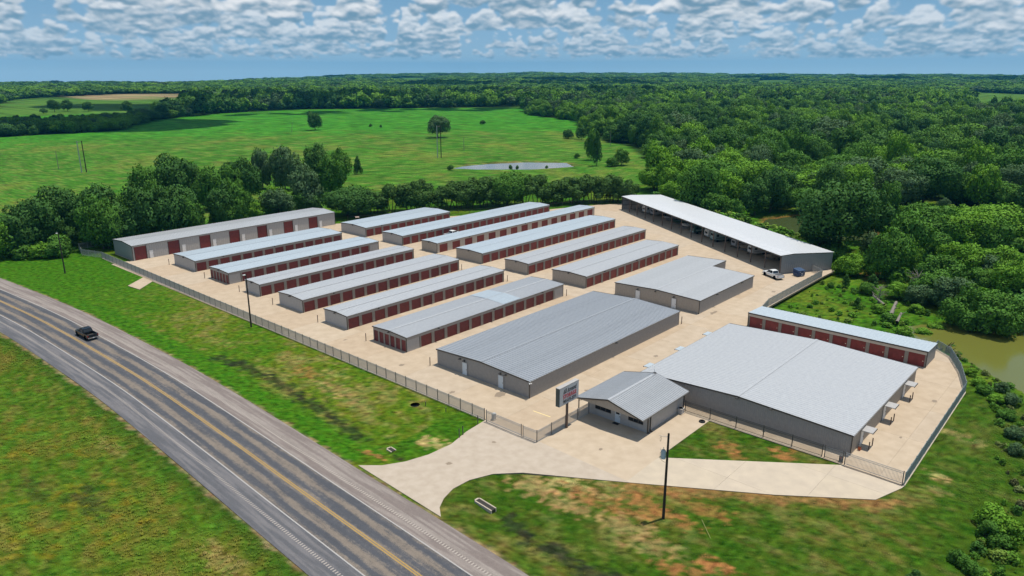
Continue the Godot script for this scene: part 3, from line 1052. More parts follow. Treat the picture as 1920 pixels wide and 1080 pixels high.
func walk_door(parent: Node3D, at: Vector3, yaw: float, m: Material, w := 1.0, h := 2.15) -> void:
	# a steel door in its frame, with handle
	var fr := MB.new()
	fr.box(Vector3(-w / 2 - 0.08, 0, 0), Vector3(-w / 2, h + 0.08, 0.10))
	fr.box(Vector3(w / 2, 0, 0), Vector3(w / 2 + 0.08, h + 0.08, 0.10))
	fr.box(Vector3(-w / 2, h, 0), Vector3(w / 2, h + 0.08, 0.10))
	turned(obj("door_frame", fr.mesh(), M["wall_light"], parent, at), yaw)
	var leaf := MB.new()
	leaf.box(Vector3(-w / 2 + 0.01, 0.03, 0.02), Vector3(w / 2 - 0.01, h - 0.01, 0.065))
	var d := obj("door", leaf.mesh(), m, parent, at)
	d.rotation.y = yaw
	var hd := MB.new()
	hd.box(Vector3(w / 2 - 0.16, 0.98, 0.065), Vector3(w / 2 - 0.04, 1.06, 0.12))
	obj("handle", hd.mesh(), M["dark_fixture"], d)


func light_fixture(parent: Node3D, at: Vector3, yaw: float) -> void:
	var mb := MB.new()
	mb.box(Vector3(-0.05, -0.28, 0.0), Vector3(0.05, 0.02, 0.10))
	mb.hexa([Vector3(-0.16, -0.14, 0.42), Vector3(0.16, -0.14, 0.42), Vector3(0.16, -0.10, 0.08), Vector3(-0.16, -0.10, 0.08)], [Vector3(-0.16, -0.04, 0.42), Vector3(0.16, -0.04, 0.42), Vector3(0.14, 0.06, 0.08), Vector3(-0.14, 0.06, 0.08)])
	turned(obj("wall_light", mb.mesh(), M["dark_fixture"], parent, at), yaw)


func gable_roof(root: Node3D, x0: float, x1: float, zn: float, zf: float, eave: float, ridge: float, m: Material, pitch: float, bands: Array, over := 0.12, rib := 0.055) -> void:
	# two slopes with ribs running down them, a ridge cap and dark rake and eave trim; all in the root's own axes
	var zm := (zn + zf) / 2.0
	var run := zn - zm + over
	var drop := ridge - eave
	var low := eave - drop * over / (zn - zm)
	var len_ := x1 - x0 + 2 * over
	var sl := Vector2(run, ridge - low).length()
	obj("roof_slope", ribbed(Vector3(x0 - over, low, zn + over), Vector3.RIGHT, len_, Vector3(0, ridge - low, -run) / sl, sl, pitch, rib, bands), m, root)
	obj("roof_slope", ribbed(Vector3(x1 + over, low, zf - over), Vector3.LEFT, len_, Vector3(0, ridge - low, run) / sl, sl, pitch, rib, bands), m, root)
	var cap := MB.new()
	cap.use_col = true
	cap.col = Color(1.22, 1.22, 1.22)
	var cw := 0.22
	var fall := (ridge - low) / run * cw
	var a := ridge + 0.075
	cap.quad(Vector3(x0 - over, a - fall, zm + cw), Vector3(x1 + over, a - fall, zm + cw), Vector3(x1 + over, a, zm), Vector3(x0 - over, a, zm))
	cap.quad(Vector3(x0 - over, a, zm), Vector3(x1 + over, a, zm), Vector3(x1 + over, a - fall, zm - cw), Vector3(x0 - over, a - fall, zm - cw))
	obj("ridge_cap", cap.mesh(), m, root)
	# rake trim on both gables
	for e in [[x0 - over - 0.03, x0 - over + 0.02], [x1 + over - 0.02, x1 + over + 0.03]]:
		for s in [[zn + over, zm], [zm, zf - over]]:
			var ya: float = low if s[0] != zm else ridge
			var yb: float = low if s[1] != zm else ridge
			var mb := MB.new()
			mb.hexa([Vector3(e[0], ya - 0.16, s[0]), Vector3(e[1], ya - 0.16, s[0]), Vector3(e[1], yb - 0.16, s[1]), Vector3(e[0], yb - 0.16, s[1])], [Vector3(e[0], ya + 0.05, s[0]), Vector3(e[1], ya + 0.05, s[0]), Vector3(e[1], yb + 0.05, s[1]), Vector3(e[0], yb + 0.05, s[1])])
			obj("rake_trim", mb.mesh(), M["trim"], root)
	for z in [zn + over, zf - over - 0.1]:
		obj("gutter", boxed(Vector3(x0 - over, low - 0.15, z), Vector3(x1 + over, low - 0.012, z + 0.1)), M["gutter"], root)


func gable_wall(x: float, zn: float, zf: float, eave: float, ridge: float, face_left: bool, pitch: float) -> ArrayMesh:
	var w := zn - zf
	var top := func(t: float) -> float: return lerpf(eave, ridge, 1.0 - absf(t * 2.0 - 1.0)) - 0.03
	if face_left:
		return ribbed(Vector3(x, 0, zf), Vector3(0, 0, 1), w, Vector3.UP, eave, pitch, 0.03, [], top)
	return ribbed(Vector3(x, 0, zn), Vector3(0, 0, -1), w, Vector3.UP, eave, pitch, 0.03, [], top)


func storage_row(label: String, x0: float, x1: float, zn: float, zf: float, bays: int, roof: String, opt := {}) -> Node3D:
	var eave: float = opt.get("eave", 2.82)
	var ridge: float = opt.get("ridge", eave + 0.026 * (zn - zf))
	var base := Vector3((x0 + x1) / 2, 0.05, (zn + zf) / 2)
	var root := thing(opt.get("called", "storage_building"), label, "building", base, 0.0, opt.get("group", "rows of storage units"))
	var hx := (x1 - x0) / 2
	var hz := (zn - zf) / 2
	var wall: String = opt.get("wall", "wall_light")
	var fine: float = opt.get("pitch", 0.61)
	gable_roof(root, -hx, hx, hz, -hz, eave, ridge, M[roof], fine, opt.get("bands", [0.96, 1.0, 0.98, 1.02]), 0.12, opt.get("rib", 0.055))
	if opt.get("gable_doors", 0) == 0:
		obj("gable_wall", gable_wall(-hx, hz, -hz, eave, ridge, true, opt.get("wall_pitch", 0.61)), M[wall], root)
	obj("gable_wall", gable_wall(hx, hz, -hz, eave, ridge, false, 0.61), M[wall], root)
	obj("rear_wall", ribbed(Vector3(hx, 0, -hz), Vector3.LEFT, 2 * hx, Vector3.UP, eave - 0.05, 0.61, 0.03), M[wall], root)
	for sx in [-1, 1]:
		obj("corner_trim", boxed(Vector3(sx * hx - 0.07, 0, hz - 0.05), Vector3(sx * hx + 0.07, eave - 0.17, hz + 0.05)), M["trim"], root)
	var r := RandomNumberGenerator.new()
	r.seed = int(absf(zn)) + bays
	if bays == 0:
		obj("side_wall", ribbed(Vector3(-hx, 0, hz), Vector3.RIGHT, 2 * hx, Vector3.UP, eave - 0.05, opt.get("wall_pitch", 0.61), 0.03), M[opt.get("side", wall)], root)
	else:
		var blank: float = opt.get("blank", 0.0)
		var bay := (2 * hx - 2 * blank) / bays
		var dw: float = opt.get("door_w", bay * 0.79)
		var dh: float = opt.get("door_h", 2.18)
		var pm: Material = M[opt.get("pillar", "pillar")]
		# header over the doors
		obj("header", boxed(Vector3(-hx + 0.06, dh, hz - 0.02), Vector3(hx - 0.06, eave - 0.16, hz + 0.02)), M[opt.get("head", "header")], root)
		if blank > 0.0:
			for e in [[-hx, -hx + blank], [hx - blank, hx]]:
				obj("end_panel", ribbed(Vector3(e[0] + 0.07, 0, hz - 0.01), Vector3.RIGHT, blank - 0.14, Vector3.UP, dh, 0.3, 0.03), M[wall], root)
		for i in bays + 1:
			var px := -hx + blank + i * bay
			var a := px - (bay - dw) / 2
			var b := px + (bay - dw) / 2
			a = maxf(a, -hx + blank + 0.06)
			b = minf(b, hx - blank - 0.06)
			obj("pillar", boxed(Vector3(a, 0, hz - 0.10), Vector3(b, dh, hz + 0.015)), pm, root)
		for i in bays:
			obj("roll_up_door", door_mesh(dw, dh), M[opt.get("door", "red_door") + "_%d" % (r.randi() % 3)], root, Vector3(-hx + blank + (i + 0.5) * bay, 0, hz - 0.09))
	# narrow lockers on the gable end
	var gd: int = opt.get("gable_doors", 0)
	if gd:
		var bay := 2 * hz / gd
		var top := func(t: float) -> float: return lerpf(eave, ridge, 1.0 - absf(t * 2.0 - 1.0)) - 2.2
		obj("gable_header", ribbed(Vector3(-hx, 2.17, -hz), Vector3(0, 0, 1), 2 * hz, Vector3.UP, eave - 2.2, 0.61, 0.03, [], top), M["header"], root)
		for i in gd + 1:
			var pz := -hz + i * bay
			obj("pillar", boxed(Vector3(-hx - 0.015, 0, maxf(pz - 0.2, -hz)), Vector3(-hx + 0.1, 2.2, minf(pz + 0.2, hz))), M["pillar"], root)
		for i in gd:
			turned(obj("roll_up_door", door_mesh(bay - 0.4, 2.18), M["red_door_%d" % (r.randi() % 3)], root, Vector3(-hx + 0.09, 0, -hz + (i + 0.5) * bay)), -PI / 2)
	if opt.get("lights", true):
		light_fixture(root, Vector3(-hx - 0.03, ridge - 0.2, 0.0), -PI / 2)
		for k in int(opt.get("side_lights", 3)):
			light_fixture(root, Vector3(lerpf(-hx, hx, (k + 0.5) / opt.get("side_lights", 3)), eave - 0.06, hz + 0.13), 0.0)
	# concrete footing proud of the walls
	obj("footing", boxed(Vector3(-hx - 0.06, -0.1, -hz - 0.06), Vector3(hx + 0.06, 0.02, hz + 0.05)), M["concrete_0"], root)
	return root


func bollard(label: String, at: Vector3, h := 1.25, m := "pipe_brown", group := "pipe bollards guarding building corners") -> void:
	var t := thing("bollard", label, "bollard", at, 0.0, group)
	var mb := MB.new()
	mb.tube(Vector3.ZERO, Vector3(0, h, 0), 0.075, 0.075, 10, false)
	obj("pipe", mb.mesh(), M[m], t)
	var c := MB.new()
	c.tube(Vector3(0, h, 0), Vector3(0, h + 0.05, 0), 0.078, 0.03, 10)
	obj("cap", c.mesh(), M[m], t)


func make_buildings() -> void:
	# the tall building with seven big doors
	var a := thing("warehouse", "tall long grey building with seven big red doors each beside a white door", "building", Vector3(107.5, 0.05, -207.6))
	var hx := 32.0
	var hz := 6.1
	gable_roof(a, -hx, hx, hz, -hz, 4.08, 4.55, M["roof_grey"], 0.61, [1.06, 1.08, 1.06])
	obj("gable_wall", gable_wall(-hx, hz, -hz, 4.08, 4.55, true, 0.61), M["wall_blue"], a)
	obj("gable_wall", gable_wall(hx, hz, -hz, 4.08, 4.55, false, 0.61), M["wall_light"], a)
	obj("rear_wall", ribbed(Vector3(hx, 0, -hz), Vector3.LEFT, 2 * hx, Vector3.UP, 4.03, 0.61, 0.03), M["wall_light"], a)
	for sx in [-1, 1]:
		obj("corner_trim", boxed(Vector3(sx * hx - 0.07, 0, hz - 0.05), Vector3(sx * hx + 0.07, 3.9, hz + 0.05)), M["trim"], a)
	var left := -hx
	for i in 7:
		var dx := 76.0 + 8.95 * i - 107.5 + 1.55
		obj("side_wall", ribbed(Vector3(left, 0, hz), Vector3.RIGHT, dx - 1.55 - left, Vector3.UP, 4.03, 0.61, 0.03), M["wall_light"], a)
		obj("door_header", ribbed(Vector3(dx - 1.55, 3.62, hz), Vector3.RIGHT, 3.1, Vector3.UP, 0.41, 0.61, 0.03), M["wall_light"], a)
		obj("roll_up_door", door_mesh(3.1, 3.62), M["red_door_%d" % (i % 3)], a, Vector3(dx, 0, hz - 0.06))
		for sx in [-1, 1]:
			obj("door_jamb", boxed(Vector3(dx + sx * 1.58 - 0.06, 0, hz - 0.08), Vector3(dx + sx * 1.58 + 0.06, 3.68, hz + 0.06)), M["trim"], a)
		walk_door(a, Vector3(dx + 2.75, 0, hz + 0.02), 0.0, M["white_door"], 1.0, 2.1)
		left = dx + 1.55
	obj("side_wall", ribbed(Vector3(left, 0, hz), Vector3.RIGHT, hx - left, Vector3.UP, 4.03, 0.61, 0.03), M["wall_light"], a)
	obj("footing", boxed(Vector3(-hx - 0.06, -0.15, -hz - 0.06), Vector3(hx + 0.06, 0.02, hz + 0.05)), M["concrete_0"], a)
	var g := "storage rows facing the road fence"
	storage_row("blue-white roofed red-door storage row right beside the tall seven-door building", 81.2, 125.4, -178.3, -189.9, 14, "roof_blue", {"group": g})
	storage_row("pale roofed storage row with narrow red doors on its end, second from the tall building", 81.0, 125.5, -161.4, -170.2, 12, "roof_blue", {"group": g, "blank": 3.1, "gable_doors": 6})
	storage_row("narrow grey roofed storage row behind the light pole, third from the tall building", 80.7, 125.8, -147.0, -153.2, 14, "roof_pale", {"group": g})
	storage_row("grey roofed red-door storage row, fourth from the tall seven-door building", 80.5, 125.8, -129.8, -138.8, 14, "roof_pale", {"group": g})
	storage_row("narrow grey roofed storage row, second from the big plain metal building", 80.2, 125.4, -114.2, -121.6, 14, "roof_pale", {"group": g})
	var gg := storage_row("grey storage row with a pale roof patch and narrow red doors on its end", 80.0, 125.5, -96.4, -105.8, 12, "roof_pale", {"group": g, "blank": 3.15, "gable_doors": 6, "pitch": 0.305, "wall_pitch": 0.305})
	# newer sheets on both slopes
	for s in [1, -1]:
		var sl := 4.7
		obj("roof_patch", ribbed(Vector3(3.0 if s > 0 else 8.4, 2.90, s * 4.75), Vector3.RIGHT * s, 5.4, Vector3(0, 0.25, -4.7 * s) / sl, sl * 0.995, 0.305, 0.035, [0.95]), M["roof_blue"], gg)
	var big := storage_row("big plain grey metal building with two pale doors near the entrance gate", 79.8, 125.4, -67.4, -88.1, 0, "roof_dark", {"called": "metal_building", "group": "", "eave": 2.84, "ridge": 3.33, "wall": "wall_grey", "side": "wall_grey", "pitch": 0.61, "rib": 0.085, "wall_pitch": 0.305, "bands": [1.08, 1.04, 1.07, 1.03, 1.22, 0.93, 0.97, 0.92, 0.96, 1.18, 0.98, 1.0, 0.97, 1.02, 1.16, 1.0], "side_lights": 2, "lights": false})
	for z in [-3.65, 4.45]:
		walk_door(big, Vector3(-22.85, 0, z), -PI / 2, M["pale_door"], 1.05, 2.15)
		light_fixture(big, Vector3(-22.86, 2.62, z), -PI / 2)
		light_fixture(big, Vector3(-22.86, 2.7, z - 1.0 if z < 0 else z + 1.1), -PI / 2)
	light_fixture(big, Vector3(0.5, 2.7, 10.4), 0.0)
	for k in 2:   # cameras on the near corner
		var mb := MB.new()
		mb.tube(Vector3(-22.85 - 0.1, 2.62, 10.4 + 0.1 - k * 0.25), Vector3(-22.85 - 0.35 + k * 0.5, 2.55, 10.4 + 0.35), 0.07, 0.07, 8)
		obj("camera_housing", mb.mesh(), M["white_paint"], big)
	g = "storage rows behind the middle aisle"
	storage_row("short blue-white roofed storage row by the grass strip under the trees", 134.4, 169.4, -178.6, -191.0, 11, "roof_blue", {"group": g, "door": "brick_door"})
	storage_row("long blue-white roofed storage row with a white pickup parked along it", 134.3, 201.6, -161.6, -170.6, 21, "roof_blue", {"group": g, "door": "brick_door"})
	storage_row("longest storage row, with beige front and spaced red doors", 134.5, 208.5, -147.2, -153.5, 15, "roof_blue", {"group": g, "door": "brick_door", "pillar": "pillar_beige", "head": "pillar_beige", "door_w": 3.05, "door_h": 2.25, "wall": "wall_tan"})
	storage_row("wide pale blue roofed storage row next to the beige-fronted row", 134.3, 195.5, -129.8, -139.4, 19, "roof_blue", {"group": g, "door": "brick_door", "wall": "wall_tan"})
	storage_row("narrow grey roofed storage row pointing at the open shelter's middle", 134.0, 188.0, -113.9, -121.5, 17, "roof_pale", {"group": g, "door": "brick_door", "wall": "wall_tan"})
	storage_row("grey roofed storage row beside the stepped plain building", 134.0, 176.2, -96.3, -106.2, 13, "roof_pale", {"group": g, "door": "brick_door", "wall": "wall_tan"})
	make_stepped()
	make_white_roofed()
	make_back_row()
	for s in [[80.0, -190.6, "the first row"], [79.8, -171.0, "the second row"], [79.5, -154.0, "the third row"], [79.3, -139.6, "the fourth row"], [79.0, -122.4, "the fifth row"], [78.8, -106.6, "the sixth row"], [78.6, -88.7, "the big plain metal building"]]:
		bollard("thin pipe bollard at the gable corner of %s" % s[2], Vector3(s[0], 0.05, s[1]), 1.5)
	for s in [[126.3, -96.0, "sixth row facing the road fence"], [126.3, -113.8, "fifth row facing the road fence"], [126.4, -129.4, "fourth row facing the road fence"], [126.3, -67.2, "big plain metal building"]]:
		bollard("thin pipe bollard at the far corner of the %s" % s[2], Vector3(s[0], 0.05, s[1]), 1.5)


func make_stepped() -> void:
	var o := thing("metal_building", "stepped tan-walled metal building with two white doors and a notched far corner", "building", Vector3(134.2, 0.05, -78.0))
	var e := 2.9
	var rd := 3.3
	var zn := 10.4
	var bands := [0.90, 0.88, 0.92, 0.90]
	var m: Material = M["roof_pale"]
	var sl := Vector2(zn + 0.12, rd - e + 0.01).length()
	obj("roof_slope", ribbed(Vector3(-0.12, e - 0.01, zn + 0.12), Vector3.RIGHT, 26.0, Vector3(0, rd - e + 0.01, -zn - 0.12) / sl, sl, 0.61, 0.035, bands), m, o)
	obj("roof_slope", ribbed(Vector3(33.0, e - 0.01, -zn - 0.12), Vector3.LEFT, 33.12, Vector3(0, rd - e + 0.01, zn + 0.12) / sl, sl, 0.61, 0.035, bands), m, o)
	var cap := MB.new()
	cap.use_col = true
	cap.quad(Vector3(-0.12, rd + 0.03, 0.2), Vector3(25.9, rd + 0.03, 0.2), Vector3(25.9, rd + 0.06, 0), Vector3(-0.12, rd + 0.06, 0))
	cap.quad(Vector3(-0.12, rd + 0.06, 0), Vector3(25.9, rd + 0.06, 0), Vector3(25.9, rd + 0.03, -0.2), Vector3(-0.12, rd + 0.03, -0.2))
	obj("ridge_cap", cap.mesh(), m, o)
	obj("gable_wall", gable_wall(0.0, zn, -zn, e, rd, true, 0.61), M["wall_tan"], o)
	obj("side_wall", ribbed(Vector3(0, 0, zn), Vector3.RIGHT, 25.8, Vector3.UP, e - 0.05, 0.61, 0.03), M["wall_grey"], o)
	obj("end_wall", ribbed(Vector3(25.8, 0, zn), Vector3(0, 0, -1), zn, Vector3.UP, e, 0.61, 0.03, [], func(t: float) -> float: return lerpf(e, rd, t) - 0.03), M["wall_grey"], o)
	obj("step_wall", ribbed(Vector3(25.8, 0, 0), Vector3.RIGHT, 7.1, Vector3.UP, rd - 0.04, 0.61, 0.03), M["wall_grey"], o)
	obj("end_wall", ribbed(Vector3(32.9, 0, 0), Vector3(0, 0, -1), zn, Vector3.UP, rd, 0.61, 0.03, [], func(t: float) -> float: return lerpf(rd, e, t) - 0.03), M["wall_grey"], o)
	obj("rear_wall", ribbed(Vector3(32.9, 0, -zn), Vector3.LEFT, 32.9, Vector3.UP, e - 0.05, 0.61, 0.03), M["wall_tan"], o)
	for s in [[zn + 0.12, e - 0.01, 0.0, rd, -0.15], [0.0, rd, -zn - 0.12, e - 0.01, -0.15], [zn + 0.12, e - 0.01, 0.0, rd, 25.85], [0.0, rd, -zn - 0.12, e - 0.01, 32.98]]:
		var mb := MB.new()
		mb.hexa([Vector3(s[4], s[1] - 0.15, s[0]), Vector3(s[4] + 0.05, s[1] - 0.15, s[0]), Vector3(s[4] + 0.05, s[3] - 0.15, s[2]), Vector3(s[4], s[3] - 0.15, s[2])], [Vector3(s[4], s[1] + 0.05, s[0]), Vector3(s[4] + 0.05, s[1] + 0.05, s[0]), Vector3(s[4] + 0.05, s[3] + 0.05, s[2]), Vector3(s[4], s[3] + 0.05, s[2])])
		obj("rake_trim", mb.mesh(), M["trim"], o)
	obj("gutter", boxed(Vector3(-0.12, e - 0.16, zn + 0.12), Vector3(25.88, e - 0.025, zn + 0.22)), M["trim"], o)
	obj("gutter", boxed(Vector3(25.95, rd - 0.14, 0.04), Vector3(33.0, rd - 0.012, 0.12)), M["trim"], o)
	obj("corner_trim", boxed(Vector3(-0.08, 0, zn - 0.05), Vector3(0.06, e - 0.17, zn + 0.06)), M["trim"], o)
	for z in [-4.4, 4.5]:
		walk_door(o, Vector3(-0.04, 0, z), -PI / 2, M["white_door"], 1.05, 2.15)
		light_fixture(o, Vector3(-0.05, 2.6, z), -PI / 2)
	light_fixture(o, Vector3(-0.05, 2.95, 0.0), -PI / 2)
	light_fixture(o, Vector3(7.0, 2.8, zn + 0.22), 0.0)
	light_fixture(o, Vector3(19.0, 2.8, zn + 0.22), 0.0)
	obj("footing", boxed(Vector3(-0.06, -0.1, -zn - 0.06), Vector3(25.86, 0.02, zn + 0.06)), M["concrete_0"], o)


func make_white_roofed() -> void:
	var o := thing("metal_building", "broad white roofed grey building behind the picket fence beside the office", "building", Vector3(94.3, 0.05, -40.5))
	var bands := [1.02, 0.99, 1.0, 0.97, 1.01, 1.0]
	gable_roof(o, 0.0, 30.6, 15.95, -15.95, 2.9, 3.62, M["roof_pale"], 0.61, [1.42, 1.37, 1.41, 1.36, 1.42, 1.39], 0.15)
	obj("gable_wall", gable_wall(0.0, 15.95, -15.95, 2.9, 3.62, true, 0.305), M["wall_grey"], o)
	obj("gable_wall", gable_wall(30.6, 15.95, -15.95, 2.9, 3.62, false, 0.61), M["wall_grey"], o)
	obj("rear_wall", ribbed(Vector3(30.6, 0, -15.95), Vector3.LEFT, 30.6, Vector3.UP, 2.85, 0.61, 0.03), M["wall_grey"], o)
	obj("side_wall", ribbed(Vector3(0, 0, 15.95), Vector3.RIGHT, 30.6, Vector3.UP, 2.85, 0.305, 0.03), M["wall_tan"], o)
	obj("corner_trim", boxed(Vector3(-0.08, 0, 15.9), Vector3(0.06, 2.74, 16.02)), M["trim"], o)
	light_fixture(o, Vector3(-0.05, 3.3, 5.0), -PI / 2)
	light_fixture(o, Vector3(-0.05, 3.45, 0.0), -PI / 2)
	obj("footing", boxed(Vector3(-0.06, -0.1, -16.0), Vector3(30.66, 0.02, 16.02)), M["concrete_0"], o)
	for s in [1, -1]:
		for x in [4.0, 14.0, 24.0]:
			# entry canopy with pale jambs and a dark door under it
			var c := MB.new()
			c.box(Vector3(x - 0.95, 2.42, 16.0 * s if s > 0 else -17.55), Vector3(x + 0.95, 2.52, 17.55 if s > 0 else -16.0))
			var can := obj("canopy", c.mesh(), M["wall_light"] if s > 0 else M["roof_blue"], o)
			var f := MB.new()
			var zf := 17.55 if s > 0 else -17.6
			f.box(Vector3(x - 1.0, 2.34, zf), Vector3(x + 1.0, 2.5, zf + 0.05))
			obj("fascia", f.mesh(), M["trim"], can)
			walk_door(o, Vector3(x, 0, 15.98 * s), 0.0 if s > 0 else PI, M["white_door"], 1.3, 2.2)
	var idx := ["first", "second", "third"]
	for k in 3:
		for d in 2:
			bollard("%s pipe bollard before the %s door of the white roofed building" % [["slim", "outer"][d], idx[k]], Vector3(97.5 + 9.75 * k + 1.45 * d, 0.05, -23.2), 1.1, "pipe_brown", "bollards before the side doors")
	var ext := thing("fire_box", "small red box on the ground by the first side door", "box", Vector3(96.6, 0.05, -24.1))
	obj("case", boxed(Vector3(-0.2, 0, -0.16), Vector3(0.2, 0.55, 0.16)), M["orange_box"], ext)
	obj("lid", boxed(Vector3(-0.22, 0.55, -0.18), Vector3(0.22, 0.6, 0.18)), M["trim"], ext)


func make_back_row() -> void:
	# single-slope row along z, ten doors facing -x
	var o := thing("storage_building", "white roofed single-slope row with ten wide red doors by the green pond", "building", Vector3(133.5, 0.05, -40.8))
	var hz := 15.85
	var d := 6.0
	var front := 2.95
	var back := 2.72
	var sl := Vector2(d + 0.3, front - back).length()
	obj("roof_slope", ribbed(Vector3(d + 0.15, back, hz + 0.1), Vector3(0, 0, -1), 2 * hz + 0.2, Vector3(-d - 0.3, front - back, 0) / sl, sl, 0.61, 0.035, [1.22, 1.2]), M["roof_blue"], o)
	obj("front_trim", boxed(Vector3(-0.22, front - 0.2, -hz - 0.1), Vector3(-0.15, front + 0.03, hz + 0.1)), M["trim"], o)
	obj("rear_wall", ribbed(Vector3(d, 0, hz), Vector3(0, 0, -1), 2 * hz, Vector3.UP, back - 0.04, 0.61, 0.03), M["wall_grey"], o)
	for s in [[hz, Vector3(0, 0, hz), Vector3.RIGHT, front, back], [-hz, Vector3(d, 0, -hz), Vector3.LEFT, back, front]]:
		var fa: float = s[3]
		var fb: float = s[4]
		obj("end_wall", ribbed(s[1], s[2], d, Vector3.UP, back - 0.1, 0.61, 0.03, [], func(t: float) -> float: return lerpf(fa, fb, t) - 0.05), M["wall_grey"], o)
	obj("header", boxed(Vector3(-0.1, 2.25, -hz), Vector3(0.02, front - 0.05, hz)), M["pillar_beige"], o)
	var bay := 2 * hz / 10.0
	for i in 11:
		var z := -hz + i * bay
		obj("pillar", boxed(Vector3(-0.02, 0, maxf(z - 0.3, -hz)), Vector3(0.1, 2.25, minf(z + 0.3, hz))), M["pillar"], o)
	for i in 10:
		var dr := obj("roll_up_door", door_mesh(bay - 0.6, 2.25), M["brick_door_%d" % ((i * 2) % 3)], o, Vector3(0.09, 0, -hz + (i + 0.5) * bay))
		dr.rotation.y = -PI / 2
		obj("latch", boxed(Vector3(0.95, 1.0, 0.03), Vector3(1.12, 1.12, 0.07)), M["chrome"], dr)
	for s in [-1, 1]:
		obj("downspout", boxed(Vector3(-0.14, 0, s * hz - 0.06), Vector3(-0.03, front - 0.2, s * hz + 0.06)), M["trim"], o)
	obj("footing", boxed(Vector3(-0.05, -0.6, -hz - 0.05), Vector3(d + 0.05, 0.02, hz + 0.05)), M["concrete_0"], o)


# ---------------------------------------------------------------- open shelter for trailers and boats

const SHELTER_AT := Vector3(224.2, 0.05, -146.1)

func shelter_point(along: float, deep: float, y: float) -> Vector3:
	var f := Vector2(-48.7, 78.4).normalized()
	return SHELTER_AT + Vector3(f.x * along + f.y * deep, y, f.y * along - f.x * deep)


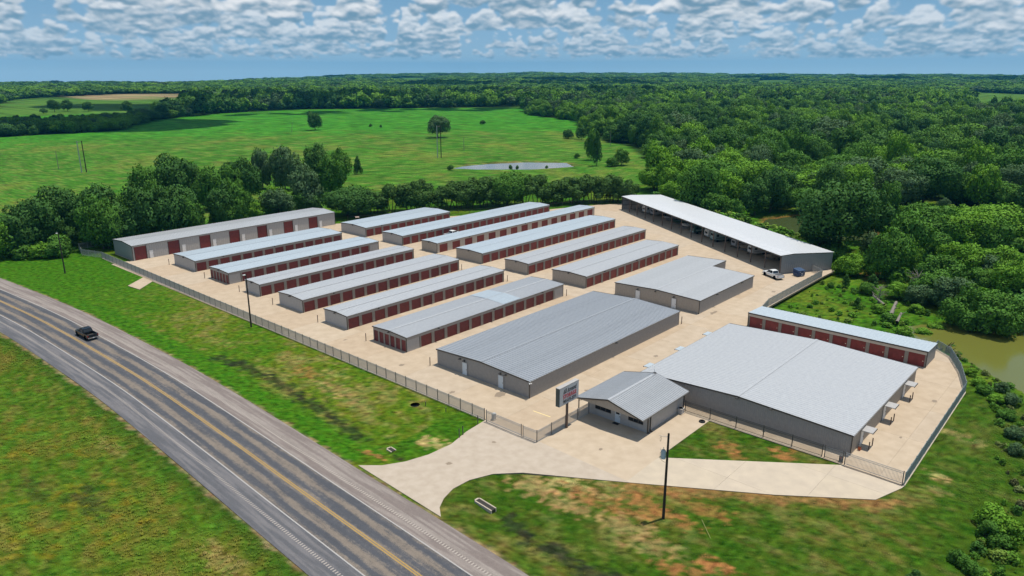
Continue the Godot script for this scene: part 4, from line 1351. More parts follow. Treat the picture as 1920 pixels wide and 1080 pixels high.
func make_shelter() -> void:
	# own axes: x along the open front (0 to 92.3), z into the depth is negative
	var o := thing("open_shelter", "long white roofed open shelter with trailers and boats parked under it", "shelter", SHELTER_AT, atan2(-78.4, -48.7))
	var n := 92.3
	var deep := 15.2
	var yf := 4.75
	var yr := 5.02
	var yb := 4.55
	var dr := 3.6
	# z axis of the node: rotate so that +x runs along the front; depth is on the side away from the yard
	var sg := 1.0
	var test := o.transform.basis * Vector3(0, 0, 1)
	if test.x * 0.85 + test.z * 0.53 < 0.0:
		sg = -1.0
	var mb := MB.new()
	mb.use_col = true
	for s in [[-0.25, yf, dr, yr], [dr, yr, deep + 0.2, yb]]:
		for k in 76:
			var x0 := -0.2 + (n + 0.4) * k / 76.0
			var x1 := -0.2 + (n + 0.4) * (k + 1) / 76.0
			var xr := lerpf(x0, x1, 0.86)
			var g := 0.985 + 0.03 * fmod(k * 0.618, 1.0)
			mb.col = Color(g, g, g)
			for q in [[x0, xr, 0.0, 0.0], [xr, lerpf(xr, x1, 0.5), 0.0, 0.04], [lerpf(xr, x1, 0.5), x1, 0.04, 0.0]]:
				mb.quad(Vector3(q[0], s[1] + q[2], sg * s[0]), Vector3(q[1], s[1] + q[3], sg * s[0]), Vector3(q[1], s[3] + q[3], sg * s[2]), Vector3(q[0], s[3] + q[2], sg * s[2]))
	obj("roof", mb.mesh(), M["roof_white"], o)
	obj("front_beam", boxed(Vector3(-0.2, yf - 0.34, minf(sg * -0.25, sg * -0.05)), Vector3(n + 0.2, yf - 0.03, maxf(sg * -0.25, sg * -0.05))), M["fence_steel"], o)
	for x in [0.0, n]:
		var w := MB.new()
		for k in 50:
			var z0 := deep * k / 50.0
			var z1 := deep * (k + 1) / 50.0
			var bump := 0.03 if k % 2 else 0.0
			var h0 := lerpf(yf, yr, z0 / dr) if z0 < dr else lerpf(yr, yb, (z0 - dr) / (deep - dr))
			var h1 := lerpf(yf, yr, z1 / dr) if z1 < dr else lerpf(yr, yb, (z1 - dr) / (deep - dr))
			w.quad(Vector3(x + bump, 0, sg * z0), Vector3(x + bump, 0, sg * z1), Vector3(x + bump, h1 - 0.05, sg * z1), Vector3(x + bump, h0 - 0.05, sg * z0))
		obj("end_wall", w.mesh(), M["wall_blue"], o)
		var tr := MB.new()
		var zs := [-0.25, dr, deep]
		var ys := [yf, yr, yb]
		for k in 2:
			tr.hexa([Vector3(x - 0.06, ys[k] - 0.2, sg * zs[k]), Vector3(x + 0.08, ys[k] - 0.2, sg * zs[k]), Vector3(x + 0.08, ys[k + 1] - 0.2, sg * zs[k + 1]), Vector3(x - 0.06, ys[k + 1] - 0.2, sg * zs[k + 1])], [Vector3(x - 0.06, ys[k] - 0.02, sg * zs[k]), Vector3(x + 0.08, ys[k] - 0.02, sg * zs[k]), Vector3(x + 0.08, ys[k + 1] - 0.02, sg * zs[k + 1]), Vector3(x - 0.06, ys[k + 1] - 0.02, sg * zs[k + 1])])
		obj("rake_trim", tr.mesh(), M["trim"], o)
	var bw := MB.new()
	for k in 150:
		var bump := 0.03 if k % 2 else 0.0
		bw.quad(Vector3(n * k / 150.0, 0, sg * (deep + bump)), Vector3(n * (k + 1) / 150.0, 0, sg * (deep + bump)), Vector3(n * (k + 1) / 150.0, yb - 0.05, sg * (deep + bump)), Vector3(n * k / 150.0, yb - 0.05, sg * (deep + bump)))
	obj("rear_wall", bw.mesh(), M["wall_blue"], o)
	for k in 16:
		var x := n * k / 15.0
		var p := MB.new()
		p.box(Vector3(x - 0.11, 0, sg * 0.05 - 0.11), Vector3(x + 0.11, yf - 0.3, sg * 0.05 + 0.11))
		obj("post", p.mesh(), M["fence_steel"] if k == 0 else M["pipe_brown"], o)
		if k > 0 and k < 15:
			var t := MB.new()
			t.hexa([Vector3(x - 0.06, yf - 0.5, 0.0), Vector3(x + 0.06, yf - 0.5, 0.0), Vector3(x + 0.06, yb - 0.4, sg * deep), Vector3(x - 0.06, yb - 0.4, sg * deep)], [Vector3(x - 0.06, yf - 0.15, 0.0), Vector3(x + 0.06, yf - 0.15, 0.0), Vector3(x + 0.06, yb - 0.1, sg * deep), Vector3(x - 0.06, yb - 0.1, sg * deep)])
			obj("rafter", t.mesh(), M["fence_steel"], o)
	for y in [1.5, 3.0]:
		obj("girt", boxed(Vector3(0.04, y, minf(sg * 0.2, sg * (deep - 0.1))), Vector3(0.16, y + 0.16, maxf(sg * 0.2, sg * (deep - 0.1)))), M["fence_steel"], o)
	for z in [3.6, 9.4]:
		obj("end_post", boxed(Vector3(0.03, 0, sg * z - 0.1), Vector3(0.2, yb - 0.1, sg * z + 0.1)), M["fence_steel"], o)


# ---------------------------------------------------------------- office

func make_office() -> void:
	var o := thing("office", "small gabled office with ribbed metal roof, porch and dark windows by the gate", "building", Vector3(79.7, 0.05, -52.9))
	var hz := 5.6
	var x1 := 12.6
	var wx := 2.3
	gable_roof(o, 0.0, x1, hz, -hz, 2.98, 4.32, M["roof_grey"], 0.42, [0.88, 0.85, 0.89], 0.1, 0.075)
	obj("porch_gable", ribbed(Vector3(0.02, 2.9, -hz), Vector3(0, 0, 1), 2 * hz, Vector3.UP, 0.1, 0.305, 0.025, [], func(t: float) -> float: return lerpf(0.05, 1.36, 1.0 - absf(t * 2.0 - 1.0))), M["wall_tan"], o)
	obj("porch_ceiling", boxed(Vector3(0.06, 2.86, -hz + 0.02), Vector3(wx + 0.2, 2.9, hz - 0.02)), M["wall_light"], o)
	# front wall with two window openings and a door, set back under the porch
	var wz := hz - 0.55
	var cuts := [[-wz, -3.7, 0], [-3.7, -1.0, 1], [-1.0, -0.35, 0], [-0.35, 0.75, 2], [0.75, 2.0, 0], [2.0, 4.4, 1], [4.4, wz, 0]]
	for c in cuts:
		var w: float = c[1] - c[0]
		if c[2] == 0:
			obj("front_wall", ribbed(Vector3(wx, 0, c[0]), Vector3(0, 0, 1), w, Vector3.UP, 2.86, 0.305, 0.02), M["wall_light"], o)
		elif c[2] == 1:
			obj("front_wall", ribbed(Vector3(wx, 0, c[0]), Vector3(0, 0, 1), w, Vector3.UP, 1.05, 0.305, 0.02), M["wall_light"], o)
			obj("front_wall", ribbed(Vector3(wx, 2.15, c[0]), Vector3(0, 0, 1), w, Vector3.UP, 0.71, 0.305, 0.02), M["wall_light"], o)
			var win := obj("window", boxed(Vector3(wx + 0.06, 1.05, c[0]), Vector3(wx + 0.08, 2.15, c[1])), M["glass_dark"], o)
			var fr := MB.new()
			for k in 4:
				var z: float = lerpf(c[0], c[1], k / 3.0)
				fr.box(Vector3(wx - 0.02, 1.05, z - 0.04), Vector3(wx + 0.05, 2.15, z + 0.04))
			fr.box(Vector3(wx - 0.03, 1.0, c[0]), Vector3(wx + 0.055, 1.06, c[1]))
			fr.box(Vector3(wx - 0.03, 2.12, c[0]), Vector3(wx + 0.055, 2.18, c[1]))
			obj("frame", fr.mesh(), M["trim"], win)
		else:
			obj("front_wall", ribbed(Vector3(wx, 2.2, c[0]), Vector3(0, 0, 1), w, Vector3.UP, 0.66, 0.305, 0.02), M["wall_light"], o)
			walk_door(o, Vector3(wx + 0.05, 0, 0.2), -PI / 2, M["pale_door"], 0.94, 2.12)
			obj("door_glass", boxed(Vector3(wx - 0.03, 1.3, -0.1), Vector3(wx - 0.019, 1.95, 0.5)), M["glass_dark"], o)
			obj("door_mat", boxed(Vector3(wx - 0.75, 0.0, -0.3), Vector3(wx - 0.1, 0.02, 0.7)), M["rubber"], o)
	obj("side_wall", ribbed(Vector3(wx, 0, wz), Vector3.RIGHT, x1 - wx, Vector3.UP, 2.95, 0.305, 0.025), M["wall_light"], o)
	obj("side_wall", ribbed(Vector3(x1, 0, -wz), Vector3.LEFT, x1 - wx, Vector3.UP, 2.95, 0.305, 0.025), M["wall_light"], o)
	obj("rear_wall", gable_wall(x1 - 0.05, wz, -wz, 2.95, 4.15, false, 0.305), M["wall_light"], o)
	for z in [-hz + 0.35, hz - 0.35]:
		for x in ([0.3] if z < 0 else [wx - 0.15, 0.35]):
			if z > 0 and x < 1.0:
				continue
			var p := MB.new()
			p.box(Vector3(x - 0.06, 0, z - 0.06), Vector3(x + 0.06, 2.88, z + 0.06))
			obj("porch_post", p.mesh(), M["trim"], o)
	var br := MB.new()
	br.tube(Vector3(0.3, 2.5, -hz + 0.35), Vector3(0.3, 2.85, -hz + 1.1), 0.04, 0.04, 6)
	obj("post_brace", br.mesh(), M["trim"], o)
	for x in [wx + 0.15, wx + 0.75, x1 - 0.2]:
		var ds := MB.new()
		ds.box(Vector3(x - 0.07, 0.05, wz + 0.03), Vector3(x + 0.07, 2.85, wz + 0.15))
		ds.box(Vector3(x - 0.07, 0.0, wz + 0.03), Vector3(x + 0.07, 0.1, wz + 0.45))
		obj("downspout", ds.mesh(), M["trim"], o)
	obj("porch_slab", boxed(Vector3(-0.1, -0.1, -hz + 0.1), Vector3(x1, 0.015, hz - 0.2)), M["concrete_3"], o)
	obj("roof_vent", boxed(Vector3(x1 - 0.4, 4.3, -0.18), Vector3(x1 - 0.05, 4.5, 0.18)), M["trim"], o)
	light_fixture(o, Vector3(wx + 4.2, 2.6, wz + 0.02), 0.0)
	# roof aerial
	var a := thing("antenna", "small white antenna with crossed arms on the office ridge", "antenna", Vector3(91.9, 4.53, -52.9))
	var mast := MB.new()
	mast.tube(Vector3.ZERO, Vector3(0, 1.1, 0), 0.03, 0.025, 8)
	obj("mast", mast.mesh(), M["galvanised"], a)
	for k in 3:
		var el := MB.new()
		var d := Vector3(0.7, 0, 0.4).rotated(Vector3.UP, k * 1.1)
		el.tube(Vector3(0, 0.75 + 0.12 * k, 0) - d, Vector3(0, 0.75 + 0.12 * k, 0) + d, 0.02, 0.02, 6)
		obj("arm", el.mesh(), M["white_paint"], a)
	var ac := thing("condenser_unit", "small pale air conditioning unit against the office side wall", "air conditioner", Vector3(90.6, 0.05, -47.35))
	obj("cabinet", boxed(Vector3(-0.4, 0.08, -0.35), Vector3(0.4, 0.85, 0.35)), M["wall_light"], ac)
	obj("pad", boxed(Vector3(-0.5, 0.0, -0.45), Vector3(0.5, 0.08, 0.45)), M["concrete_3"], ac)
	var fan := MB.new()
	fan.tube(Vector3(0, 0.85, 0), Vector3(0, 0.9, 0), 0.3, 0.28, 14)
	obj("fan_grille", fan.mesh(), M["fence_steel"], ac)
	var tires := thing("tire", "black tyre lying on the concrete by the picket fence", "tyre", Vector3(90.2, 0.05, -43.7))
	var tm := TorusMesh.new()
	tm.inner_radius = 0.24
	tm.outer_radius = 0.46
	tm.rings = 20
	tm.ring_segments = 10
	obj("tread", tm, M["rubber"], tires, Vector3(0, 0.11, 0))
	var rim := MB.new()
	rim.tube(Vector3(0, 0.04, 0), Vector3(0, 0.12, 0), 0.25, 0.25, 14)
	obj("rim", rim.mesh(), M["galvanised"], tires)


# ---------------------------------------------------------------- fences and gates

var panel_cache := {}

func picket_panel(w: float, h: float, gap: float, r: float, rails: Array) -> Array:
	var key := "%.2f/%.2f/%.3f/%.3f" % [w, h, gap, r]
	if panel_cache.has(key):
		return panel_cache[key]
	var pk := MB.new()
	var n := int(w / gap)
	for i in n:
		var x := (i + 0.5) * w / n
		for q in [[Vector3(x - r, 0, -r), Vector3(x + r, 0, -r)], [Vector3(x + r, 0, -r), Vector3(x + r, 0, r)], [Vector3(x + r, 0, r), Vector3(x - r, 0, r)], [Vector3(x - r, 0, r), Vector3(x - r, 0, -r)]]:
			pk.quad(q[1] + Vector3(0, 0.06, 0), q[0] + Vector3(0, 0.06, 0), q[0] + Vector3(0, h - 0.03, 0), q[1] + Vector3(0, h - 0.03, 0))
	var rl := MB.new()
	for y in rails:
		rl.box(Vector3(0, y - 0.025, -0.022), Vector3(w, y + 0.025, 0.022))
	panel_cache[key] = [pk.mesh(), rl.mesh()]
	return panel_cache[key]


func fence(called: String, label: String, pts: Array, h: float, spacing: float, gap: float, r: float, m_post: String, m_rail: String, m_picket: String, curb := false, category := "fence", bottom := 0.05) -> Node3D:
	var o := thing(called, label, category, Vector3(pts[0][0], bottom, pts[0][1]))
	var pm := MB.new()
	pm.box(Vector3(-0.04, -0.1, -0.04), Vector3(0.04, h + 0.05, 0.04))
	pm.box(Vector3(-0.05, h + 0.05, -0.05), Vector3(0.05, h + 0.08, 0.05))
	var post := pm.mesh()
	for i in pts.size() - 1:
		var a := Vector2(pts[i][0], pts[i][1])
		var b := Vector2(pts[i + 1][0], pts[i + 1][1])
		var n := maxi(1, int(round(a.distance_to(b) / spacing)))
		var w := a.distance_to(b) / n
		var d := (b - a).normalized()
		var yaw := atan2(-d.y, d.x)
		var parts := picket_panel(w, h, gap, r, [0.16, h - 0.04] if h < 1.6 else [0.16, h - 0.28, h - 0.04])
		for k in n:
			var at := a + d * w * k
			var here := Vector3(at.x - pts[0][0], 0, at.y - pts[0][1])
			obj("post", post, M[m_post], o, here)
			var rail := obj("rail_frame", parts[1], M[m_rail], o, here)
			rail.rotation.y = yaw
			stuff(obj("pickets", parts[0], M[m_picket], rail))
		if i == pts.size() - 2:
			obj("post", post, M[m_post], o, Vector3(b.x - pts[0][0], 0, b.y - pts[0][1]))
		if curb:
			var cb := obj("kerb", boxed(Vector3(0, -0.25, -0.12), Vector3(a.distance_to(b), 0.02, 0.12)), M["walk_0"], o, Vector3(a.x - pts[0][0], 0, a.y - pts[0][1]))
			cb.rotation.y = yaw
	return o


func make_fences() -> void:
	fence("picket_fence", "long grey picket fence along the grass verge beside the road", [[70.0, -67.6], [70.2, -100.0], [70.5, -150.0], [71.2, -211.0]], 1.75, 2.42, 0.075, 0.011, "fence_steel", "fence_grey", "fence_grey", true)
	fence("picket_fence", "weathered picket fence turning the corner beyond the tall building", [[71.2, -211.2], [68.8, -218.5], [70.8, -226.5], [80.0, -227.5]], 1.75, 2.42, 0.075, 0.009, "fence_grey", "fence_grey", "fence_grey")
	var g := fence("gate", "wide sliding picket gate across the entrance drive", [[69.75, -67.0], [69.7, -60.3]], 1.75, 6.7, 0.15, 0.017, "fence_steel", "fence_grey", "fence_grey", false, "gate", 0.09)
	obj("track", boxed(Vector3(-0.2, -0.045, 0.0), Vector3(-0.12, 0.0, 9.4)), M["gutter"], g)
	fence("picket_fence", "short picket fence panel between sliding gate and sign corner", [[69.7, -60.0], [69.8, -57.6]], 1.75, 2.4, 0.15, 0.017, "fence_steel", "fence_grey", "fence_grey")
	fence("picket_fence", "picket fence running from the gate corner past the sign to the office", [[69.8, -57.6], [76.0, -57.5], [81.6, -57.5]], 1.75, 3.1, 0.075, 0.009, "fence_steel", "fence_grey", "fence_grey", true)
	fence("picket_fence", "dark picket fence between the small lawn and the white roofed building", [[91.6, -47.2], [91.5, -27.2]], 1.75, 4.0, 0.13, 0.019, "fence_steel", "fence_steel", "fence_steel", true)
	fence("gate", "narrow dark picket gate beside the wide second gate", [[91.5, -26.9], [91.5, -24.6]], 1.75, 2.3, 0.13, 0.019, "fence_steel", "fence_steel", "fence_grey", false, "gate")
	var g2 := fence("gate", "wide second sliding gate at the end of the pale drive", [[91.3, -24.3], [91.1, -17.4]], 1.75, 6.9, 0.15, 0.017, "fence_steel", "fence_grey", "fence_grey", false, "gate", 0.09)
	for k in 2:
		obj("track", boxed(Vector3(-0.3 - 0.22 * k, -0.045, 0.0), Vector3(-0.25 - 0.22 * k, 0.0, 7.0)), M["pipe_brown"], g2)
	fence("picket_fence", "blue-grey picket fence along the grassy bank above the pond", [[91.1, -17.2], [126.7, -17.7], [134.7, -20.1], [141.6, -23.0], [144.3, -25.7], [139.9, -25.7]], 1.75, 2.6, 0.075, 0.010, "fence_teal", "fence_teal", "fence_teal", true)
	fence("picket_fence", "grey picket fence beside the blue dumpster and the brush", [[141.0, -57.6], [148.6, -59.0], [179.8, -58.9], [184.5, -63.6]], 1.75, 2.42, 0.075, 0.009, "fence_grey", "fence_grey", "fence_grey")
	fence("wire_fence", "low wire fence under the row of trees behind the yard", [[146.0, -203.5], [172.0, -188.5], [200.0, -172.0], [226.0, -161.5], [240.0, -153.0]], 1.5, 4.0, 0.4, 0.006, "fence_steel", "fence_steel", "fence_steel", false, "fence", -0.02)
	var op := thing("gate_operator", "grey gate motor box standing inside the entrance gate", "gate motor", Vector3(70.9, 0.05, -66.6))
	obj("cabinet", boxed(Vector3(-0.25, 0.12, -0.2), Vector3(0.25, 0.95, 0.2)), M["wall_light"], op)
	obj("lid", boxed(Vector3(-0.28, 0.95, -0.23), Vector3(0.28, 1.02, 0.23)), M["galvanised"], op)
	obj("plinth", boxed(Vector3(-0.35, 0.0, -0.3), Vector3(0.35, 0.12, 0.3)), M["walk_0"], op)
	var op2 := thing("gate_operator", "red and black gate motor beside the wide second gate", "gate motor", Vector3(91.9, 0.05, -24.9))
	obj("cabinet", boxed(Vector3(-0.22, 0.1, -0.2), Vector3(0.22, 0.9, 0.2)), M["fence_steel"], op2)
	obj("warning_plate", boxed(Vector3(-0.24, 0.5, -0.12), Vector3(-0.222, 0.75, 0.12)), M["red_light"], op2)
	obj("plinth", boxed(Vector3(-0.3, 0.0, -0.3), Vector3(0.3, 0.1, 0.3)), M["walk_0"], op2)
	bollard("dark bollard nearest the road on the drive's curve", Vector3(63.8, -0.1, -66.5), 1.45, "fence_steel", "bollards by the keypad on the drive")
	bollard("dark bollard second from the road on the drive's curve", Vector3(64.7, -0.1, -66.7), 1.45, "fence_steel", "bollards by the keypad on the drive")
	bollard("dark bollard close to the entrance gate's hinge post", Vector3(68.4, -0.1, -67.4), 1.45, "fence_steel", "bollards by the keypad on the drive")


# ---------------------------------------------------------------- poles, sign, drains

func pole(label: String, at: Vector3, h: float, m: String, called := "utility_pole", lean := 0.0) -> Node3D:
	var o := thing(called, label, "pole", at)
	var mb := MB.new()
	mb.tube(Vector3(0, -0.3, 0), Vector3(lean, h, 0), 0.17, 0.115, 12)
	obj("shaft", mb.mesh(), M[m], o)
	return o


func make_poles_and_signs() -> void:
	var p := pole("dark utility pole with a grey transformer standing on the front lawn", Vector3(65.7, -0.1, -35.6), 10.7, "creosote")
	var tr := MB.new()
	tr.tube(Vector3(-0.15, 7.6, -0.42), Vector3(-0.15, 8.55, -0.42), 0.28, 0.28, 16)
	tr.tube(Vector3(-0.15, 8.55, -0.42), Vector3(-0.15, 8.66, -0.42), 0.28, 0.14, 16)
	var t := obj("transformer", tr.mesh(), mat("transformer_grey", Color(0.50, 0.56, 0.62), 0.5), p)
	var bush := MB.new()
	bush.tube(Vector3(-0.15, 8.6, -0.42), Vector3(-0.15, 8.95, -0.42), 0.05, 0.04, 8)
	bush.tube(Vector3(-0.3, 8.5, -0.55), Vector3(-0.42, 8.8, -0.65), 0.035, 0.03, 8)
	obj("bushing", bush.mesh(), M["white_paint"], t)
	var arm := MB.new()
	arm.tube(Vector3(-0.05, 10.3, -0.08), Vector3(-0.75, 10.5, -0.75), 0.025, 0.02, 6)
	obj("bracket", arm.mesh(), M["galvanised"], p)
	var loop := MB.new()
	var last := Vector3(-0.6, 10.4, -0.6)
	for k in range(1, 13):
		var a := TAU * k / 12.0
		var q := Vector3(-0.6 - 0.14 * sin(a), 10.1 + 0.3 * cos(a), -0.6)
		loop.tube(last, q, 0.015, 0.015, 5, false)
		last = q
	obj("wire_loop", loop.mesh(), M["fence_steel"], p)
	var gw := MB.new()
	last = Vector3(-0.15, 8.6, -0.42)
	for q in [Vector3(-0.55, 8.4, -0.6), Vector3(-0.6, 7.7, -0.55), Vector3(-0.3, 7.3, -0.3), Vector3(-0.12, 7.2, -0.12)]:
		gw.tube(last, q, 0.02, 0.02, 5, false)
		last = q
	obj("jumper_wire", gw.mesh(), M["fence_steel"], p)
	p = pole("dark light pole standing on the verge in front of the narrow storage row", Vector3(68.8, -0.1, -130.1), 10.9, "creosote", "light_pole")
	obj("lamp_head", boxed(Vector3(-0.6, 10.7, -0.14), Vector3(-0.1, 10.85, 0.14)), M["white_paint"], p)
	p = pole("dark light pole by the brush at the far corner of the fence", Vector3(59.4, -0.1, -203.2), 10.2, "creosote", "light_pole")
	obj("lamp_head", boxed(Vector3(-0.5, 10.0, -0.14), Vector3(-0.1, 10.15, 0.14)), M["white_paint"], p)
	for s in [[134.2, -403.4, 15.4, "tall double power pole in the meadow above the tree belt"], [292.3, -315.5, 18.3, "tall double power pole in the meadow beyond the small pond"]]:
		var o := thing("power_pole", s[3], "pole", Vector3(s[0], -0.1, s[1]))
		for k in [-0.9, 0.9]:
			var mb := MB.new()
			mb.tube(Vector3(k, -0.3, k * 0.6), Vector3(k, s[2], k * 0.6), 0.26, 0.2, 10)
			obj("shaft", mb.mesh(), M["creosote"] if k > 0 else M["galvanised"], o)
		var cr := MB.new()
		cr.tube(Vector3(-1.1, s[2] - 0.5, -0.66), Vector3(1.1, s[2] - 0.5, 0.66), 0.1, 0.1, 8)
		obj("crossarm", cr.mesh(), M["grey_wood"], o)
	pole("thin single power pole in the meadow beside the tall double pole", Vector3(131.0, -0.1, -429.1), 9.0, "grey_wood", "power_pole")
	pole("thin single power pole in the meadow past the small pond", Vector3(330.3, -0.1, -333.8), 8.2, "grey_wood", "power_pole")
	pole("dark snag of a dead trunk beside the lone round tree", Vector3(337.8, -0.1, -539.1), 8.0, "grey_wood", "dead_tree", 1.2)
	pole("thin pole by the wood edge beyond the upright trees", Vector3(417.0, -0.1, -283.0), 9.5, "grey_wood", "power_pole")
	# shop sign on a single steel post
	var s := thing("sign", "white box sign reading All Around Storage on a brown steel post", "sign", Vector3(75.9, 0.05, -57.2))
	var post := MB.new()
	post.box(Vector3(-0.13, -0.05, -0.13), Vector3(0.13, 4.3, 0.13))
	obj("post", post.mesh(), M["pipe_brown"], s)
	var cab := MB.new()
	cab.box(Vector3(-2.2, 4.0, -0.32), Vector3(2.2, 6.7, 0.32))
	obj("cabinet", cab.mesh(), mat("sign_edge", Color(0.06, 0.075, 0.075), 0.5), s)
	obj("top_cover", boxed(Vector3(-2.23, 6.7, -0.35), Vector3(2.23, 6.76, 0.35)), M["wall_light"], s)
	obj("face", boxed(Vector3(-2.16, 4.05, 0.32), Vector3(2.16, 6.65, 0.35)), mat("sign_face", Color(0.40, 0.42, 0.45), 0.4), s)
	obj("face", boxed(Vector3(-2.16, 4.05, -0.35), Vector3(2.16, 6.65, -0.32)), M["sign_face"], s)
	var font := SystemFont.new()
	font.font_names = PackedStringArray(["Droid Serif"])
	font.font_weight = 700
	font.font_italic = true
	var sans := SystemFont.new()
	sans.font_names = PackedStringArray(["Droid Sans"])
	sans.font_weight = 700
	for side in [1, -1]:
		for ln in [["All Around", font, 5.86, 0.66, "ink", Color(0.02, 0.02, 0.025), 3.0], ["STORAGE", sans, 5.06, 0.62, "sign_red", Color(0.42, 0.015, 0.03), 3.0], ["903-675-2271", sans, 4.36, 0.46, "ink", Color(0.02, 0.02, 0.025), 2.9]]:
			var tx := TextMesh.new()
			tx.text = ln[0]
			tx.font = ln[1]
			tx.font_size = 64
			tx.pixel_size = 0.01
			tx.depth = 0.02
			tx.horizontal_alignment = HORIZONTAL_ALIGNMENT_CENTER
			tx.vertical_alignment = VERTICAL_ALIGNMENT_CENTER
			var m: Material = M.get(ln[4], null)
			if m == null:
				m = mat(ln[4], ln[5], 0.5)
			var o := obj("lettering", tx, m, s, Vector3(0.12 * side, ln[2] + 0.16, side * 0.362))
			var bb := tx.get_aabb().size
			var k: float = ln[6] / maxf(bb.x, 0.01)
			var shear := 0.25 if ln[0] == "All Around" else 0.0
			var bs := Basis(Vector3(k, 0, 0), Vector3(shear * k, float(ln[3]) / maxf(bb.y, 0.01), 0), Vector3(0, 0, 1))
			o.transform.basis = Basis(Vector3.UP, 0.0 if side > 0 else PI) * bs
	# culvert ends and drain covers
	for c in [[54.4, -52.6, 2.9, "long concrete culvert opening in the lawn below the drive"], [55.5, -71.0, 1.1, "small concrete drain opening in the verge above the drive"]]:
		var o := thing("culvert", c[3], "drain", Vector3(c[0], -0.42, c[1]), -0.08)
		var l: float = c[2]
		for e in [[Vector3(-0.42, -0.3, -l / 2), Vector3(-0.28, 0.42, l / 2)], [Vector3(0.28, -0.3, -l / 2), Vector3(0.42, 0.46, l / 2)], [Vector3(-0.28, -0.3, -l / 2 - 0.15), Vector3(0.28, 0.46, -l / 2 + 0.05)]]:
			obj("side_wall", boxed(e[0], e[1]), M["walk_1"], o)
		obj("bottom", boxed(Vector3(-0.28, -0.3, -l / 2 + 0.05), Vector3(0.28, 0.40, l / 2)), mat("wet_mud", Color(0.025, 0.022, 0.016), 0.6), o)
	var mh := thing("manhole", "round concrete manhole cover in the grass verge", "manhole", Vector3(66.8, -0.12, -79.1))
	var ring := MB.new()
	ring.tube(Vector3(0, -0.1, 0), Vector3(0, 0.10, 0), 0.75, 0.72, 20)
	obj("ring", ring.mesh(), M["concrete_1"], mh)
	var lid := MB.new()
	lid.tube(Vector3(0, 0.10, 0), Vector3(0, 0.13, 0), 0.45, 0.44, 18)
	obj("lid", lid.mesh(), M["pillar"], mh)
	for st in [[67.6, -77.6, "beside the manhole"], [68.2, -73.8, "nearer to the gate"]]:
		var o := thing("marker_post", "short dark marker post in the verge grass %s" % st[2], "post", Vector3(st[0], -0.15, st[1]))
		var mb := MB.new()
		mb.tube(Vector3.ZERO, Vector3(0, 0.8, 0), 0.06, 0.06, 8)
		obj("stake", mb.mesh(), M["fence_steel"], o)
		obj("tag_plate", boxed(Vector3(-0.08, 0.6, -0.02), Vector3(0.08, 0.82, 0.02)), M["gutter"], o)
	var stake := thing("guy_stake", "pale thin pole lying on the front lawn", "pole", Vector3(67.0, 0.02, -31.0), atan2(-2.4, -2.6))
	var mb2 := MB.new()
	mb2.tube(Vector3(-1.75, 0.0, 0), Vector3(1.75, 0.06, 0), 0.03, 0.03, 6)
	obj("rod", mb2.mesh(), mat("pale_rod", Color(0.28, 0.30, 0.10), 0.8), stake)
	# dead logs by the pond
	var lg := 0
	for q in [[159.0, -37.6, 166.5, -38.6, 0.45, 0.30], [156.5, -35.6, 161.5, -36.2, 0.32, 0.22], [167.0, -41.0, 171.0, -44.5, 0.30, 0.2], [148.6, -26.0, 152.2, -27.6, 0.22, 0.14]]:
		var o := thing("fallen_log", ["thick grey fallen log lying in the brush above the pond", "shorter pale fallen log below the thick one", "grey fallen log in the shade of the forked tree", "thin dead log lying in the green pond's corner"][lg], "log", Vector3(q[0], 0.0, q[1]))
		lg += 1
		var a := Vector3(0, -0.2 if lg < 4 else -1.4, 0)
		var b := Vector3(q[2] - q[0], 1.0 if lg == 1 else 0.3 if lg < 4 else -1.35, q[3] - q[1])
		var mb := MB.new()
		mb.tube(a, b, q[4], q[5], 9)
		obj("trunk", mb.mesh(), M["grey_wood"], o)
		for k in 3:
			var f := MB.new()
			var at := a.lerp(b, 0.45 + 0.2 * k)
			f.tube(at, at + Vector3(rng.randf_range(-0.4, 1.0), rng.randf_range(0.3, 0.9), rng.randf_range(-0.9, 0.9)), q[5] * 0.5, 0.03, 6)
			obj("branch_stub", f.mesh(), M["grey_wood"], o)


# ---------------------------------------------------------------- vehicles

func wheel(parent: Node3D, at: Vector3, r := 0.40, w := 0.27) -> void:
	var mb := MB.new()
	mb.tube(Vector3(-w / 2, 0, 0), Vector3(w / 2, 0, 0), r, r, 18)
	var ty := obj("wheel", mb.mesh(), M["rubber"], parent, at)
	var rim := MB.new()
	rim.tube(Vector3(-w / 2 - 0.015, 0, 0), Vector3(w / 2 + 0.015, 0, 0), r * 0.62, r * 0.62, 14)
	obj("rim", rim.mesh(), M["chrome"], ty)


func loft(rings: Array) -> ArrayMesh:
	# rings of equal count from rear to front, closed at both ends
	var mb := MB.new()
	for i in rings.size() - 1:
		var a: Array = rings[i]
		var b: Array = rings[i + 1]
		for k in a.size():
			var j := (k + 1) % a.size()
			mb.quad(a[k], a[j], b[j], b[k])
	for e in [0, rings.size() - 1]:
		var r: Array = rings[e]
		for k in range(1, r.size() - 1):
			if e == 0:
				mb.tri(r[0], r[k + 1], r[k])
			else:
				mb.tri(r[0], r[k], r[k + 1])
	return mb.mesh()


func body_ring(z: float, w: float, y0: float, y1: float, cut := 0.09) -> Array:
	# cross-section of a car body: bevelled shoulders, counter-clockwise seen from the front (-z)
	return [Vector3(-w + 0.05, y0, z), Vector3(-w, y0 + 0.12, z), Vector3(-w, y1 - cut * 1.4, z), Vector3(-w + cut, y1, z), Vector3(w - cut, y1, z), Vector3(w, y1 - cut * 1.4, z), Vector3(w, y0 + 0.12, z), Vector3(w - 0.05, y0, z)]


